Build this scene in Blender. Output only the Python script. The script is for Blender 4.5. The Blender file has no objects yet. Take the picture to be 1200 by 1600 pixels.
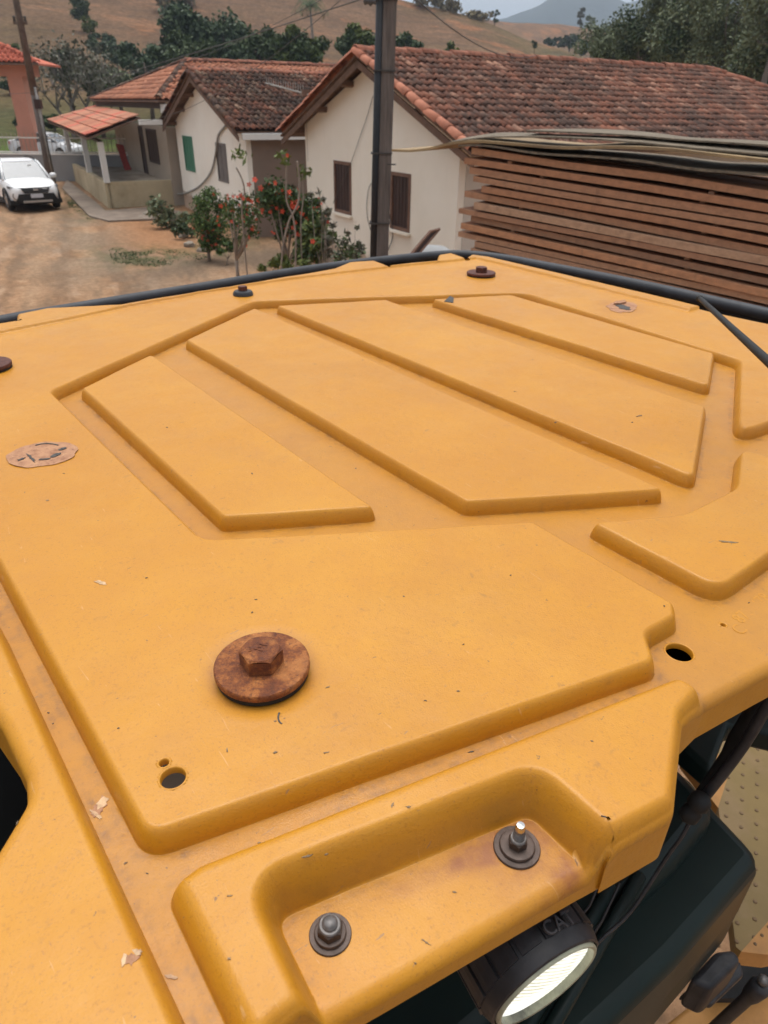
import bpy, bmesh, math, random
import numpy as np
from mathutils import Vector, Matrix, Euler
random.seed(7); rng = np.random.default_rng(7)
scene = bpy.context.scene
COL = scene.collection

# ------------------------------------------------------------------ camera
F_PX, HORIZON, ROLL, CZ = 1075.0, 165.0, 0.015, 4.0
HCAB = 0.43                      # camera height above the cab roof
ZR = CZ - HCAB
PITCH = math.atan((800 - HORIZON) * math.cos(ROLL) / F_PX)
def ray(x, y):
    u = x - 600.0; v = -(y - 800.0)
    c, s = math.cos(ROLL), math.sin(ROLL)
    a, b = u * c - v * s, u * s + v * c
    cp, sp = math.cos(PITCH), math.sin(PITCH)
    return Vector((a, F_PX * cp + b * sp, -F_PX * sp + b * cp))
_r0 = ray(600, 800)
AX = (ray(601, 800) - _r0).normalized(); AY = (ray(600, 799) - _r0).normalized(); AF = _r0.normalized()
cam_d = bpy.data.cameras.new('camera'); cam = bpy.data.objects.new('camera', cam_d); COL.objects.link(cam)
cam.matrix_world = Matrix(((AX.x, AY.x, -AF.x, 0), (AX.y, AY.y, -AF.y, 0), (AX.z, AY.z, -AF.z, CZ), (0, 0, 0, 1)))
cam_d.sensor_fit = 'VERTICAL'; cam_d.sensor_height = 36; cam_d.sensor_width = 27
cam_d.lens = 36 * F_PX / 1600
cam_d.clip_start = 0.05; cam_d.clip_end = 12000
cam_d.dof.use_dof = True; cam_d.dof.focus_distance = 0.72; cam_d.dof.aperture_fstop = 13.0
scene.camera = cam
scene.render.resolution_x = 768; scene.render.resolution_y = 1024

# ------------------------------------------------------------------ world and sun
SUN_EL, SUN_AZ = math.radians(76), math.radians(345)   # azimuth measured clockwise from +Y
world = bpy.data.worlds.new('World'); scene.world = world; world.use_nodes = True
wn = world.node_tree; wn.nodes.clear()
sky = wn.nodes.new('ShaderNodeTexSky'); sky.sky_type = 'NISHITA'; sky.sun_disc = False
sky.sun_elevation = SUN_EL; sky.sun_rotation = SUN_AZ; sky.dust_density = 4.0; sky.air_density = 1.0; sky.altitude = 50
hsv = wn.nodes.new('ShaderNodeHueSaturation'); hsv.inputs['Saturation'].default_value = 0.14
bg = wn.nodes.new('ShaderNodeBackground'); bg.inputs['Strength'].default_value = 0.125
wo = wn.nodes.new('ShaderNodeOutputWorld')
wn.links.new(sky.outputs[0], hsv.inputs['Color']); wn.links.new(hsv.outputs[0], bg.inputs['Color']); wn.links.new(bg.outputs[0], wo.inputs['Surface'])
sl = bpy.data.lights.new('sun', 'SUN'); sl.energy = 1.15; sl.angle = math.radians(55); sl.color = (1, .96, .9)
so = bpy.data.objects.new('sun', sl); COL.objects.link(so)
sd = Vector((math.sin(SUN_AZ) * math.cos(SUN_EL), math.cos(SUN_AZ) * math.cos(SUN_EL), math.sin(SUN_EL)))
so.rotation_euler = sd.to_track_quat('Z', 'Y').to_euler(); so.location = (0, 0, 30)
scene.view_settings.view_transform = 'Standard'; scene.view_settings.look = 'None'
scene.view_settings.exposure = 0.84; scene.view_settings.gamma = 1.0; scene.view_settings.use_curve_mapping = False
scene.render.engine = 'CYCLES'

# ------------------------------------------------------------------ geometry helpers
def on_z(px, py, z):
    d = ray(px, py); t = (z - CZ) / d.z; return Vector((d.x * t, d.y * t, z))
def at_F(px, py, F):
    d = ray(px, py); t = F / d.y; return Vector((d.x * t, F, CZ + d.z * t))
def at_dist(px, py, dist):
    d = ray(px, py).normalized() * dist; return Vector((d.x, d.y, CZ + d.z))
SL = 0.016
def on_g(px, py):
    d = ray(px, py); t = CZ / (SL * d.y - d.z); return Vector((d.x * t, d.y * t, CZ + d.z * t))
def project(Q):
    v = Vector(Q) - Vector((0, 0, CZ)); f = v.dot(AF)
    return 600 + F_PX * v.dot(AX) / f, 800 - F_PX * v.dot(AY) / f
def heading(px, py):
    d = ray(px, py); return Vector((d.x, d.y, 0)).normalized()
WM = {}
def root(name, loc, rz=0.0, label=None, cat=None, group=None):
    o = bpy.data.objects.new(name, None); COL.objects.link(o); o.location = loc; o.rotation_euler = (0, 0, rz)
    o.empty_display_size = .2
    WM[o.name] = Matrix.Translation(Vector(loc)) @ Matrix.Rotation(rz, 4, 'Z')
    if label: tag(o, label, cat, group)
    return o
def tag(o, label, cat=None, group=None, kind=None):
    if label: o['label'] = label
    if cat: o['category'] = cat
    if group: o['group'] = group
    if kind: o['kind'] = kind
def raw_mesh(name, verts, faces, smooth=False):
    me = bpy.data.meshes.new(name)
    if isinstance(faces, tuple):           # (loops, starts, totals)
        loops, starts, totals = faces
        me.vertices.add(len(verts)); me.vertices.foreach_set('co', np.asarray(verts, dtype=np.float32).ravel())
        me.loops.add(len(loops)); me.loops.foreach_set('vertex_index', np.asarray(loops, dtype=np.int32))
        me.polygons.add(len(starts)); me.polygons.foreach_set('loop_start', np.asarray(starts, dtype=np.int32))
        me.update(calc_edges=True); me.validate()
    else:
        me.from_pydata([tuple(v) for v in verts], [], faces); me.update()
    if smooth: me.polygons.foreach_set('use_smooth', [True] * len(me.polygons))
    return me
def quads(verts_np, quad_np):
    n = len(quad_np); return (quad_np.ravel(), np.arange(n) * 4, None)
def put(name, me, mat, parent=None, label=None, kind=None):
    o = bpy.data.objects.new(name, me); COL.objects.link(o)
    if mat is not None and not me.materials: me.materials.append(mat)
    if parent is not None:
        o.parent = parent; WM[o.name] = WM[parent.name]
    else: WM[o.name] = Matrix.Identity(4)
    if label: o['label'] = label
    if kind: o['kind'] = kind
    return o
def solid(name, verts, faces, mat, parent=None, smooth=False, label=None, kind=None):
    """verts are world coordinates; they are stored relative to the parent"""
    if parent is not None:
        inv = WM[parent.name].inverted(); verts = [inv @ Vector(v) for v in verts]
    me = raw_mesh(name, verts, faces, smooth)
    return put(name, me, mat, parent, label, kind)
class MB:
    """collects simple closed shapes (world coordinates) for ONE mesh object"""
    def __init__(s): s.v = []; s.f = []
    def add(s, v, f):
        b = len(s.v); s.v += [Vector(q) for q in v]; s.f += [tuple(i + b for i in q) for q in f]; return s
    def box(s, c, ax, ay, az):             # centre and half-axis vectors
        c = Vector(c); ax, ay, az = Vector(ax), Vector(ay), Vector(az)
        v = [c + ax * i + ay * j + az * k for k in (-1, 1) for j in (-1, 1) for i in (-1, 1)]
        return s.add(v, [(0, 2, 3, 1), (4, 5, 7, 6), (0, 1, 5, 4), (2, 6, 7, 3), (0, 4, 6, 2), (1, 3, 7, 5)])
    def prism(s, pts, off):                # polygon swept by a vector
        n = len(pts); off = Vector(off); v = [Vector(p) for p in pts] + [Vector(p) + off for p in pts]
        return s.add(v, [tuple(range(n))[::-1], tuple(range(n, 2 * n))] + [(i, (i + 1) % n, (i + 1) % n + n, i + n) for i in range(n)])
    def tube(s, pts, rads, n=8, cap=True):
        pts = [Vector(p) for p in pts]
        if not hasattr(rads, '__len__'): rads = [rads] * len(pts)
        b = len(s.v); prev = None
        for i, p in enumerate(pts):
            t = (pts[min(i + 1, len(pts) - 1)] - pts[max(i - 1, 0)]).normalized()
            if prev is None: a = t.orthogonal().normalized()
            else: a = (prev - t * prev.dot(t)).normalized()
            prev = a; c = t.cross(a)
            for k in range(n):
                w = 2 * math.pi * k / n; s.v.append(p + (a * math.cos(w) + c * math.sin(w)) * rads[i])
        for i in range(len(pts) - 1):
            for k in range(n):
                k2 = (k + 1) % n; s.f.append((b + i * n + k, b + i * n + k2, b + (i + 1) * n + k2, b + (i + 1) * n + k))
        if cap:
            s.f.append(tuple(b + k for k in range(n))[::-1]); s.f.append(tuple(b + (len(pts) - 1) * n + k for k in range(n)))
        return s
    def lathe(s, o, axis, prof, n=32, x=None, cap=True):   # prof: (radius, height along axis)
        o = Vector(o); axis = Vector(axis).normalized(); a = (Vector(x) - axis * Vector(x).dot(axis)).normalized() if x is not None else axis.orthogonal().normalized()
        c = axis.cross(a); b = len(s.v)
        for r, h in prof:
            for k in range(n):
                w = 2 * math.pi * k / n; s.v.append(o + axis * h + (a * math.cos(w) + c * math.sin(w)) * r)
        m = len(prof)
        for i in range(m - 1):
            for k in range(n):
                k2 = (k + 1) % n; s.f.append((b + i * n + k, b + i * n + k2, b + (i + 1) * n + k2, b + (i + 1) * n + k))
        if cap and prof[0][0] > 1e-6: s.f.append(tuple(b + k for k in range(n))[::-1])
        if cap and prof[-1][0] > 1e-6: s.f.append(tuple(b + (m - 1) * n + k for k in range(n)))
        return s
    def build(s, name, mat, parent=None, smooth=False, label=None, kind=None, bevel=0, autosmooth=None):
        o = solid(name, s.v, s.f, mat, parent, smooth, label, kind)
        if bevel:
            m = o.modifiers.new('bevel', 'BEVEL'); m.width = bevel; m.segments = 3; m.limit_method = 'ANGLE'; m.harden_normals = False
            o.data.polygons.foreach_set('use_smooth', [True] * len(o.data.polygons))
            try:
                o.data.set_sharp_from_angle(angle=math.radians(40))
            except Exception: pass
        elif autosmooth:
            o.data.polygons.foreach_set('use_smooth', [True] * len(o.data.polygons)); o.data.set_sharp_from_angle(angle=math.radians(autosmooth))
        return o

# ------------------------------------------------------------------ material helpers
class NT:
    def __init__(s, name):
        s.m = bpy.data.materials.new(name); s.m.use_nodes = True; s.t = s.m.node_tree; s.n = s.t.nodes
        s.b = s.n['Principled BSDF']
    def node(s, kind, **kw):
        n = s.n.new(kind)
        for k, v in kw.items():
            if k.startswith('i_'):
                key = k[2:].replace('_', ' '); n.inputs[key].default_value = v
            else: setattr(n, k, v)
        return n
    def link(s, a, b): s.t.links.new(a, b)
    def co(s, out='Object'):
        return s.node('ShaderNodeTexCoord').outputs[out]
    def noise(s, scale, detail=4, rough=.55, vec=None, dist=0, stretch=None):
        n = s.node('ShaderNodeTexNoise'); n.inputs['Scale'].default_value = scale; n.inputs['Detail'].default_value = detail
        n.inputs['Roughness'].default_value = rough; n.inputs['Distortion'].default_value = dist
        v = vec if vec is not None else s.co()
        if stretch:
            mp = s.node('ShaderNodeMapping'); mp.inputs['Scale'].default_value = stretch; s.link(v, mp.inputs['Vector']); v = mp.outputs[0]
        s.link(v, n.inputs['Vector']); return n.outputs['Fac']
    def ramp(s, fac, stops):
        r = s.node('ShaderNodeValToRGB'); e = r.color_ramp.elements
        while len(e) > 1: e.remove(e[-1])
        for i, (p, c) in enumerate(stops):
            if not hasattr(c, '__len__'): c = (c, c, c)
            q = e[0] if i == 0 else e.new(p)
            q.position = p; q.color = (*c, 1)
        s.link(fac, r.inputs[0]); return r.outputs[0]
    def mix(s, fac, a, b, mode='MIX'):
        n = s.node('ShaderNodeMix', data_type='RGBA', blend_type=mode)
        for sock, val in ((n.inputs[0], fac), (n.inputs[6], a), (n.inputs[7], b)):
            if hasattr(val, 'is_output'): s.link(val, sock)
            elif sock is n.inputs[0]: sock.default_value = val
            else: sock.default_value = (*val, 1)
        return n.outputs[2]
    def math(s, op, a, b=0.5, c=None):
        n = s.node('ShaderNodeMath', operation=op)
        for i, val in enumerate((a, b, c)):
            if val is None: continue
            if hasattr(val, 'is_output'): s.link(val, n.inputs[i])
            else: n.inputs[i].default_value = val
        return n.outputs[0]
    def attr(s, name, out='Fac'): return s.node('ShaderNodeAttribute', attribute_name=name).outputs[out]
    def bump(s, h, strength=.3, dist=.01):
        b = s.node('ShaderNodeBump'); b.inputs['Strength'].default_value = strength; b.inputs['Distance'].default_value = dist
        s.link(h, b.inputs['Height']); s.link(b.outputs[0], s.b.inputs['Normal'])
    def done(s, color=None, rough=.6, metal=0, spec=.5):
        if color is not None:
            if hasattr(color, 'is_output'): s.link(color, s.b.inputs['Base Color'])
            else: s.b.inputs['Base Color'].default_value = (*color, 1)
        if hasattr(rough, 'is_output'): s.link(rough, s.b.inputs['Roughness'])
        else: s.b.inputs['Roughness'].default_value = rough
        s.b.inputs['Metallic'].default_value = metal; s.b.inputs['Specular IOR Level'].default_value = spec
        return s.m
def simple(name, c, rough=.6, metal=0, var=.25, scale=8, bump=.1, spec=.4, bd=.01, stretch=None, stain=None):
    m = NT(name); n = m.noise(scale, 6, .6, stretch=stretch)
    lo = tuple(x * (1 - var) for x in c); hi = tuple(min(1, x * (1 + var)) for x in c)
    col = m.ramp(n, [(.3, lo), (.7, hi)])
    if stain:
        n2 = m.noise(scale * .35, 8, .7); col = m.mix(m.ramp(n2, [(.48, 0.), (.68, 1.)]), col, stain)
    if bump: m.bump(m.noise(scale * 4, 4), bump, bd)
    return m.done(col, rough, metal, spec)

# --- the yellow paint of the cab roof: wear, dust, rust come from attributes painted per vertex
def yellow_paint():
    m = NT('faded_yellow_paint')
    big = m.noise(3.2, 5, .6); mid = m.noise(26, 5, .65); fine = m.noise(420, 3, .6)
    col = m.ramp(big, [(.25, (.465, .190, .006)), (.5, (.505, .217, .010)), (.75, (.545, .248, .017))])
    col = m.mix(m.ramp(mid, [(.35, 0.), (.75, .30)]), col, (.43, .17, .024))
    col = m.mix(m.ramp(m.noise(7, 8, .75, dist=.6), [(.52, 0.), (.72, .25)]), col, (.52, .26, .042))
    col = m.mix(m.ramp(fine, [(.56, 0.), (.72, .55)]), col, (.32, .125, .02))
    spk = m.ramp(m.noise(900, 2, .5), [(.66, 0.), (.74, .6)])
    col = m.mix(spk, col, (.22, .12, .06))
    dust = m.attr('dust'); dn = m.ramp(m.noise(34, 7, .7), [(.3, .45), (.7, 1.)])
    col = m.mix(m.math('MULTIPLY', dust, dn), col, (.33, .145, .028))
    grime = m.attr('grime'); gn = m.ramp(m.noise(60, 7, .75), [(.42, 0.), (.62, 1.)])
    col = m.mix(m.math('MULTIPLY', grime, gn), col, (.23, .105, .030))
    rust = m.attr('rust'); rn = m.ramp(m.noise(45, 8, .7), [(.3, .15), (.6, 1.)])
    col = m.mix(m.math('MULTIPLY', rust, rn), col, (.27, .095, .025))
    # sparse small scratches
    sc = m.noise(60, 2, .5, stretch=(1.0, 5.0, 1.0), dist=1.2)
    col = m.mix(m.ramp(sc, [(.735, 0.), (.76, .6)]), col, (.20, .13, .09))
    sc2 = m.noise(150, 3, .6, dist=.6); col = m.mix(m.ramp(sc2, [(.715, 0.), (.74, .75)]), col, (.13, .07, .035))
    sc3 = m.noise(38, 2, .5, stretch=(6.0, .8, 1.0), dist=.8); col = m.mix(m.ramp(sc3, [(.73, 0.), (.76, .28)]), col, (.66, .42, .22))
    h = m.math('ADD', m.math('MULTIPLY', m.noise(700, 2), .5), m.math('MULTIPLY', m.noise(90, 3), 1.0))
    m.bump(h, .28, .0014)
    return m.done(col, m.ramp(m.noise(12, 7, .7), [(.3, .32), (.7, .54)]), 0, .45)
M = {}
M['yellow'] = yellow_paint()
def leaf_mat(name, c1, c2):
    m = NT(name); g = m.node('ShaderNodeNewGeometry')
    r = g.outputs['Random Per Island']
    col = m.ramp(r, [(0., c1), (1., c2)])
    col = m.mix(m.ramp(m.noise(.9, 3), [(.35, 0.), (.65, .6)]), col, tuple(x * .7 for x in c1))
    return m.done(col, .6, 0, .25)
def tile_mat(name, pal, lichen, amount):
    m = NT(name); g = m.node('ShaderNodeNewGeometry'); oi = m.node('ShaderNodeObjectInfo')
    r = m.math('FRACT', m.math('ADD', g.outputs['Random Per Island'], m.math('MULTIPLY', oi.outputs['Random'], 7.31)))
    st = [(i / (len(pal) - 1), c) for i, c in enumerate(pal)]
    col = m.ramp(r, st)
    pos = g.outputs['Position']
    n1 = m.noise(.8, 8, .7, vec=pos); n2 = m.noise(7, 6, .7, vec=pos)
    k = m.math('ADD', m.math('MULTIPLY', n1, .55), m.math('MULTIPLY', n2, .45))
    col = m.mix(m.ramp(k, [(amount - .10, 0.), (amount + .08, .9)]), col, lichen)
    m.bump(n2, .3, .02)
    return m.done(col, .85, 0, .2)
M['tile_old'] = tile_mat('weathered_clay_tile', [(.15, .070, .050), (.27, .110, .070), (.35, .145, .090), (.20, .090, .062), (.52, .28, .19)], (.085, .062, .052), .50)
M['tile_h2'] = tile_mat('grimy_clay_tile', [(.10, .05, .035), (.20, .075, .045), (.26, .10, .06), (.14, .07, .045), (.45, .28, .19)], (.045, .034, .028), .47)
M['tile_new'] = tile_mat('orange_clay_tile', [(.40, .155, .085), (.46, .19, .11), (.50, .23, .14), (.36, .13, .075)], (.17, .085, .06), .56)
M['tile_red'] = tile_mat('red_clay_tile', [(.46, .115, .07), (.54, .15, .09), (.42, .11, .07)], (.18, .07, .05), .60)
M['wall_cream'] = simple('cream_wall_paint', (.84, .76, .64), .85, var=.05, scale=.7, bump=.15, bd=.01, stain=(.78, .69, .56))
M['wall_h2'] = simple('pale_wall_paint', (.86, .80, .70), .85, var=.05, scale=.9, stain=(.76, .69, .57))
def wall_mat(name, c, stain):
    m = NT(name); pos = m.node('ShaderNodeNewGeometry').outputs['Position']; sx = m.node('ShaderNodeSeparateXYZ'); m.link(pos, sx.inputs[0])
    col = m.mix(m.ramp(m.noise(.8, 6, .6, vec=pos), [(.4, 0.), (.7, .7)]), c, stain)
    col = m.mix(m.ramp(m.noise(2.2, 8, .75, vec=pos, stretch=(2.5, 2.5, .35)), [(.58, 0.), (.78, .25)]), col, tuple(x * .7 for x in stain))
    k = m.math('ADD', m.math('MULTIPLY_ADD', sx.outputs['Y'], -.016, sx.outputs['Z']), m.math('MULTIPLY', m.noise(1.6, 6, .7, vec=pos), -1.1))   # earth splashed up from the ground
    col = m.mix(m.ramp(k, [(-.35, .75), (.05, 0.)]), col, (.36, .22, .13))
    m.bump(m.noise(14, 5, .6, vec=pos), .2, .01); return m.done(col, .88, 0, .2)
M['wall_cream'] = wall_mat('cream_wall_paint', (.88, .81, .70), (.80, .72, .60)); M['wall_h2'] = wall_mat('pale_wall_paint', (.90, .85, .76), (.82, .75, .65))
M['wall_beige'] = simple('beige_wall_paint', (.42, .35, .28), .85, var=.06, scale=.9, stain=(.34, .27, .20))
M['wall_ochre'] = simple('ochre_low_wall', (.52, .43, .28), .85, var=.12, scale=1.5, stain=(.34, .26, .16))
M['wall_taupe'] = simple('taupe_side_wall', (.24, .18, .145), .85, var=.08, scale=1)  # one taupe for the side wall, darker than the gable
M['wall_grey'] = simple('grey_wall_render', (.30, .30, .30), .85, var=.08, scale=.8)
M['pink'] = simple('salmon_pink_paint', (.58, .27, .19), .8, var=.08, scale=1)
M['white'] = simple('white_paint', (.74, .72, .68), .6, var=.04, scale=2)
M['wood_dark'] = simple('dark_brown_wood', (.045, .022, .018), .55, var=.25, scale=6, stretch=(1, 1, .2))
M['wood_frame'] = simple('brown_frame_wood', (.17, .09, .06), .7, var=.25, scale=6)
M['wood_eave'] = simple('eave_timber', (.16, .095, .065), .8, var=.3, scale=5)
M['green_sh'] = simple('green_shutter_paint', (.06, .20, .13), .5, var=.08)
M['grey_sh'] = simple('grey_shutter', (.16, .14, .13), .6, var=.1)
M['concrete'] = simple('worn_concrete', (.30, .26, .21), .9, var=.2, scale=2.5, stain=(.16, .12, .09))
M['kerb'] = simple('path_concrete', (.23, .18, .14), .9, var=.2, scale=1.2, stain=(.14, .10, .075))
M['black_pipe'] = simple('black_conduit', (.012, .013, .016), .45, var=.2)
M['rubber'] = simple('grey_black_rubber', (.028, .031, .038), .55, var=.35, scale=14, bump=.15, bd=.002)
M['void'] = simple('shade_black', (.003, .003, .003), .9, var=.1, bump=0, spec=.05)  # near-black colour for the sheets that stand in for deep shade
M['black_rubber'] = simple('black_rubber', (.012, .012, .012), .7, var=.3, scale=40, bump=.2, bd=.001)
M['wire'] = simple('cable_sheath', (.06, .055, .05), .6)
M['wire_grey'] = simple('pale_conduit', (.30, .29, .27), .6)
M['plastic'] = simple('scuffed_black_plastic', (.022, .021, .024), .5, var=.45, scale=35, bump=.25, bd=.001, stain=(.05, .045, .045))
M['dark_hood'] = simple('dark_green_black_hood', (.011, .021, .019), .42, var=.3, scale=2, bump=0, spec=.22)
M['dark_metal'] = simple('dark_oxidised_steel', (.085, .062, .052), .5, .5, var=.35, scale=90, bump=.25, bd=.0006)
M['steel'] = simple('dull_zinc_steel', (.15, .14, .135), .5, .6, var=.35, scale=150, bump=.2, bd=.0004)
M['bright_steel'] = simple('bright_cut_steel', (.6, .6, .6), .2, 1, var=.1)
M['car_white'] = simple('white_car_paint', (.80, .80, .80), .22, var=.01, bump=0, spec=.6)
M['glass_car'] = simple('car_window_glass', (.06, .075, .09), .08, var=.1, bump=0, spec=.9)
M['chrome'] = simple('satin_trim', (.45, .45, .45), .3, .6, var=.05, bump=0)
M['tyre'] = simple('tyre_rubber', (.018, .017, .016), .8, var=.3)
M['rim'] = simple('alloy_rim', (.32, .32, .33), .35, .7, var=.1)
M['tail'] = simple('red_tail_lens', (.55, .02, .02), .2, var=.05, bump=0)
M['headlamp'] = simple('headlamp_lens', (.10, .11, .12), .12, var=.2, bump=0, spec=.9)
M['plate'] = simple('number_plate', (.55, .56, .60), .5, var=.05)
M['walk'] = simple('beige_anti_slip_plate', (.17, .112, .034), .6, var=.12, scale=6, stain=(.22, .14, .07))
M['walk_orange'] = simple('yellow_step_paint', (.52, .25, .07), .55, var=.15, scale=8, stain=(.28, .13, .05))
M['dot'] = simple('step_pimple', (.16, .10, .05), .7)
M['bark'] = simple('tree_bark', (.12, .09, .07), .9, var=.3, scale=4)
M['bark_pale'] = simple('pale_bark', (.27, .22, .18), .9, var=.25, scale=5)
M['bark_grey'] = simple('grey_twigs', (.20, .17, .15), .9, var=.2, scale=3)
M['red_flower'] = simple('red_petals', (.72, .10, .05), .5, var=.2)
M['leaf_dark'] = leaf_mat('leaf_dark', (0.035, 0.060, 0.030), (0.112, 0.155, 0.070))
M['leaf_mid'] = leaf_mat('leaf_mid', (0.042, 0.068, 0.024), (0.120, 0.158, 0.060))
M['leaf_light'] = leaf_mat('leaf_light', (0.077, 0.110, 0.028), (0.187, 0.209, 0.055))
M['leaf_olive'] = leaf_mat('leaf_olive', (0.093, 0.120, 0.065), (0.267, 0.290, 0.158))
M['leaf_straw'] = leaf_mat('leaf_straw', (.17, .14, .07), (.33, .27, .15))
M['leaf_grey'] = leaf_mat('leaf_grey', (.085, .085, .055), (.17, .16, .11))
M['leaf_bush'] = leaf_mat('leaf_bush', (0.037, 0.075, 0.022), (0.140, 0.206, 0.056))
def rust_mat():
    m = NT('rusty_washer_steel')
    a = m.noise(55, 8, .7); b = m.noise(260, 6, .7); 
    col = m.ramp(a, [(.30, (.075, .024, .015)), (.45, (.19, .058, .020)), (.55, (.31, .105, .028)), (.66, (.46, .18, .050))])
    col = m.mix(m.ramp(b, [(.38, .7), (.52, 0.)]), col, (.10, .035, .022))
    col = m.mix(m.ramp(m.noise(24, 5, .65), [(.54, 0.), (.64, .45)]), col, (.52, .22, .07))
    m.bump(m.math('ADD', b, m.noise(900, 3)), .9, .0012)
    return m.done(col, .68, .1, .35)
M['rust'] = rust_mat()
def rust_dark():
    m = NT('dark_rusty_steel'); a = m.noise(120, 7, .7)
    col = m.ramp(a, [(.3, (.05, .022, .018)), (.6, (.13, .045, .03)), (.8, (.2, .075, .04))]); m.bump(a, .3, .001)
    return m.done(col, .65, .2, .35)
M['rust_dark'] = rust_dark()
def bare_patch():
    m = NT('bare_primer_patch'); a = m.noise(60, 8, .75); b = m.noise(190, 5, .7)
    col = m.ramp(a, [(.3, (.22, .10, .055)), (.5, (.40, .21, .12)), (.7, (.50, .28, .15))])
    col = m.mix(m.ramp(b, [(.56, 0.), (.7, .7)]), col, (.12, .05, .035)); m.bump(b, .5, .001)
    return m.done(col, .8, 0, .2)
M['primer'] = bare_patch()
M['chip_white'] = simple('white_chipped_filler', (.56, .38, .22), .8, var=.3, scale=160, stain=(.30, .17, .11))
M['chip_dark'] = simple('dark_chip', (.06, .055, .05), .7, var=.5, scale=200)
M['chip_grey'] = simple('grey_chip', (.20, .135, .075), .7, var=.5, scale=200)
def pole_mat():
    m = NT('weathered_pole_timber')
    col = m.ramp(m.noise(3, 8, .7, stretch=(8, 8, .5)), [(.3, (.085, .070, .062)), (.6, (.17, .145, .13)), (.8, (.26, .22, .20))])
    m.bump(m.noise(12, 5, stretch=(6, 6, .4)), .5, .02); return m.done(col, .85, 0, .2)
M['pole'] = pole_mat()
def plank_mat():
    m = NT('sawn_reddish_timber'); g = m.node('ShaderNodeNewGeometry'); oi = m.node('ShaderNodeObjectInfo'); pos = g.outputs['Position']
    col = m.ramp(oi.outputs['Random'], [(0., (.48, .20, .095)), (.25, (.58, .35, .22)), (.5, (.40, .20, .12)), (.75, (.60, .27, .13)), (1., (.36, .22, .15))])
    up = m.node('ShaderNodeSeparateXYZ'); m.link(pos, up.inputs[0])
    grey = m.ramp(m.math('ADD', m.math('MULTIPLY', up.outputs['Z'], .30), m.math('MULTIPLY', m.noise(1.1, 5, .6, vec=pos), .5)), [(1.10, 0.), (1.32, 1.)]) if False else None
    zz = m.math('MULTIPLY_ADD', up.outputs['Z'], 1.1, -2.85)
    k = m.math('ADD', zz, m.math('MULTIPLY', m.noise(1.3, 5, .6, vec=pos), .9))
    col = m.mix(m.ramp(k, [(.45, 0.), (.95, .35)]), col, (.32, .22, .15))
    gr = m.noise(2.0, 8, .7, stretch=(.6, 14, 14)); col = m.mix(m.ramp(gr, [(.35, .4), (.6, 0.)]), col, (.16, .085, .058))
    st = m.noise(6, 6, .7, vec=pos, stretch=(3, 3, .4)); col = m.mix(m.ramp(st, [(.58, 0.), (.78, .5)]), col, (.11, .065, .050))
    m.bump(gr, .35, .01); return m.done(col, .85, 0, .2)
M['plank'] = plank_mat()
def sheet_mat():
    m = NT('weathered_grey_board'); a = m.noise(3.2, 8, .75, stretch=(.5, 9, 9))
    col = m.ramp(a, [(.3, (.075, .058, .042)), (.48, (.17, .14, .105)), (.66, (.26, .21, .15))])
    m.bump(a, .4, .02); return m.done(col, .85, 0, .2)
M['sheet'] = sheet_mat()
M['sheet_edge'] = simple('tan_board_edge', (.30, .21, .11), .8, var=.3, scale=3, stain=(.16, .11, .07))

# ------------------------------------------------------------------ terrain
def smooth01(t): t = np.clip(t, 0, 1); return t * t * (3 - 2 * t)
def vnoise(x, y, seed=0, oct=4, rough=.5):
    out = 0; amp = 1; tot = 0
    for o in range(oct):
        xi = np.floor(x).astype(np.int64); yi = np.floor(y).astype(np.int64); fx = x - xi; fy = y - yi
        fx = fx * fx * (3 - 2 * fx); fy = fy * fy * (3 - 2 * fy)
        def h(a, b):
            n = (a * 374761393 + b * 668265263 + (seed + o) * 974634777) & 0x7fffffff
            n = ((n ^ (n >> 13)) * 1274126177) & 0x7fffffff
            return ((n ^ (n >> 16)) & 0xffff) / 65535.0
        v = (h(xi, yi) * (1 - fx) + h(xi + 1, yi) * fx) * (1 - fy) + (h(xi, yi + 1) * (1 - fx) + h(xi + 1, yi + 1) * fx) * fy
        out = out + v * amp; tot += amp; amp *= rough; x = x * 2.03 + 11.3; y = y * 2.03 + 5.7
    return out / tot
def crest_fn(px):       # list of pixels -> (azimuth, tan elevation) interpolation
    az = []; te = []
    for x, y in px:
        d = ray(x, y); az.append(math.atan2(d.x, d.y)); te.append(d.z / math.hypot(d.x, d.y))
    return np.array(az), np.array(te)
C1 = crest_fn([(-900, 30), (0, -110), (300, -70), (500, -36), (600, -8), (640, 2), (700, 14), (770, 35), (830, 62), (920, 94), (1000, 125), (1200, 165), (1900, 190)])
C2 = crest_fn([(-900, 0), (500, -20), (700, 20), (760, 32), (800, 36), (870, 38), (940, 50), (1000, 75), (1200, 130), (1900, 170)])
C3 = crest_fn([(-2000, 120), (200, 110), (560, 70), (690, 55), (735, 37), (790, 31), (812, 22), (838, 14), (862, -1), (890, -12), (925, -14), (957, -2), (970, 5), (980, 9), (1000, 4), (1025, -7), (1090, -30), (1200, -44), (1500, 10), (2600, 120)])
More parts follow.
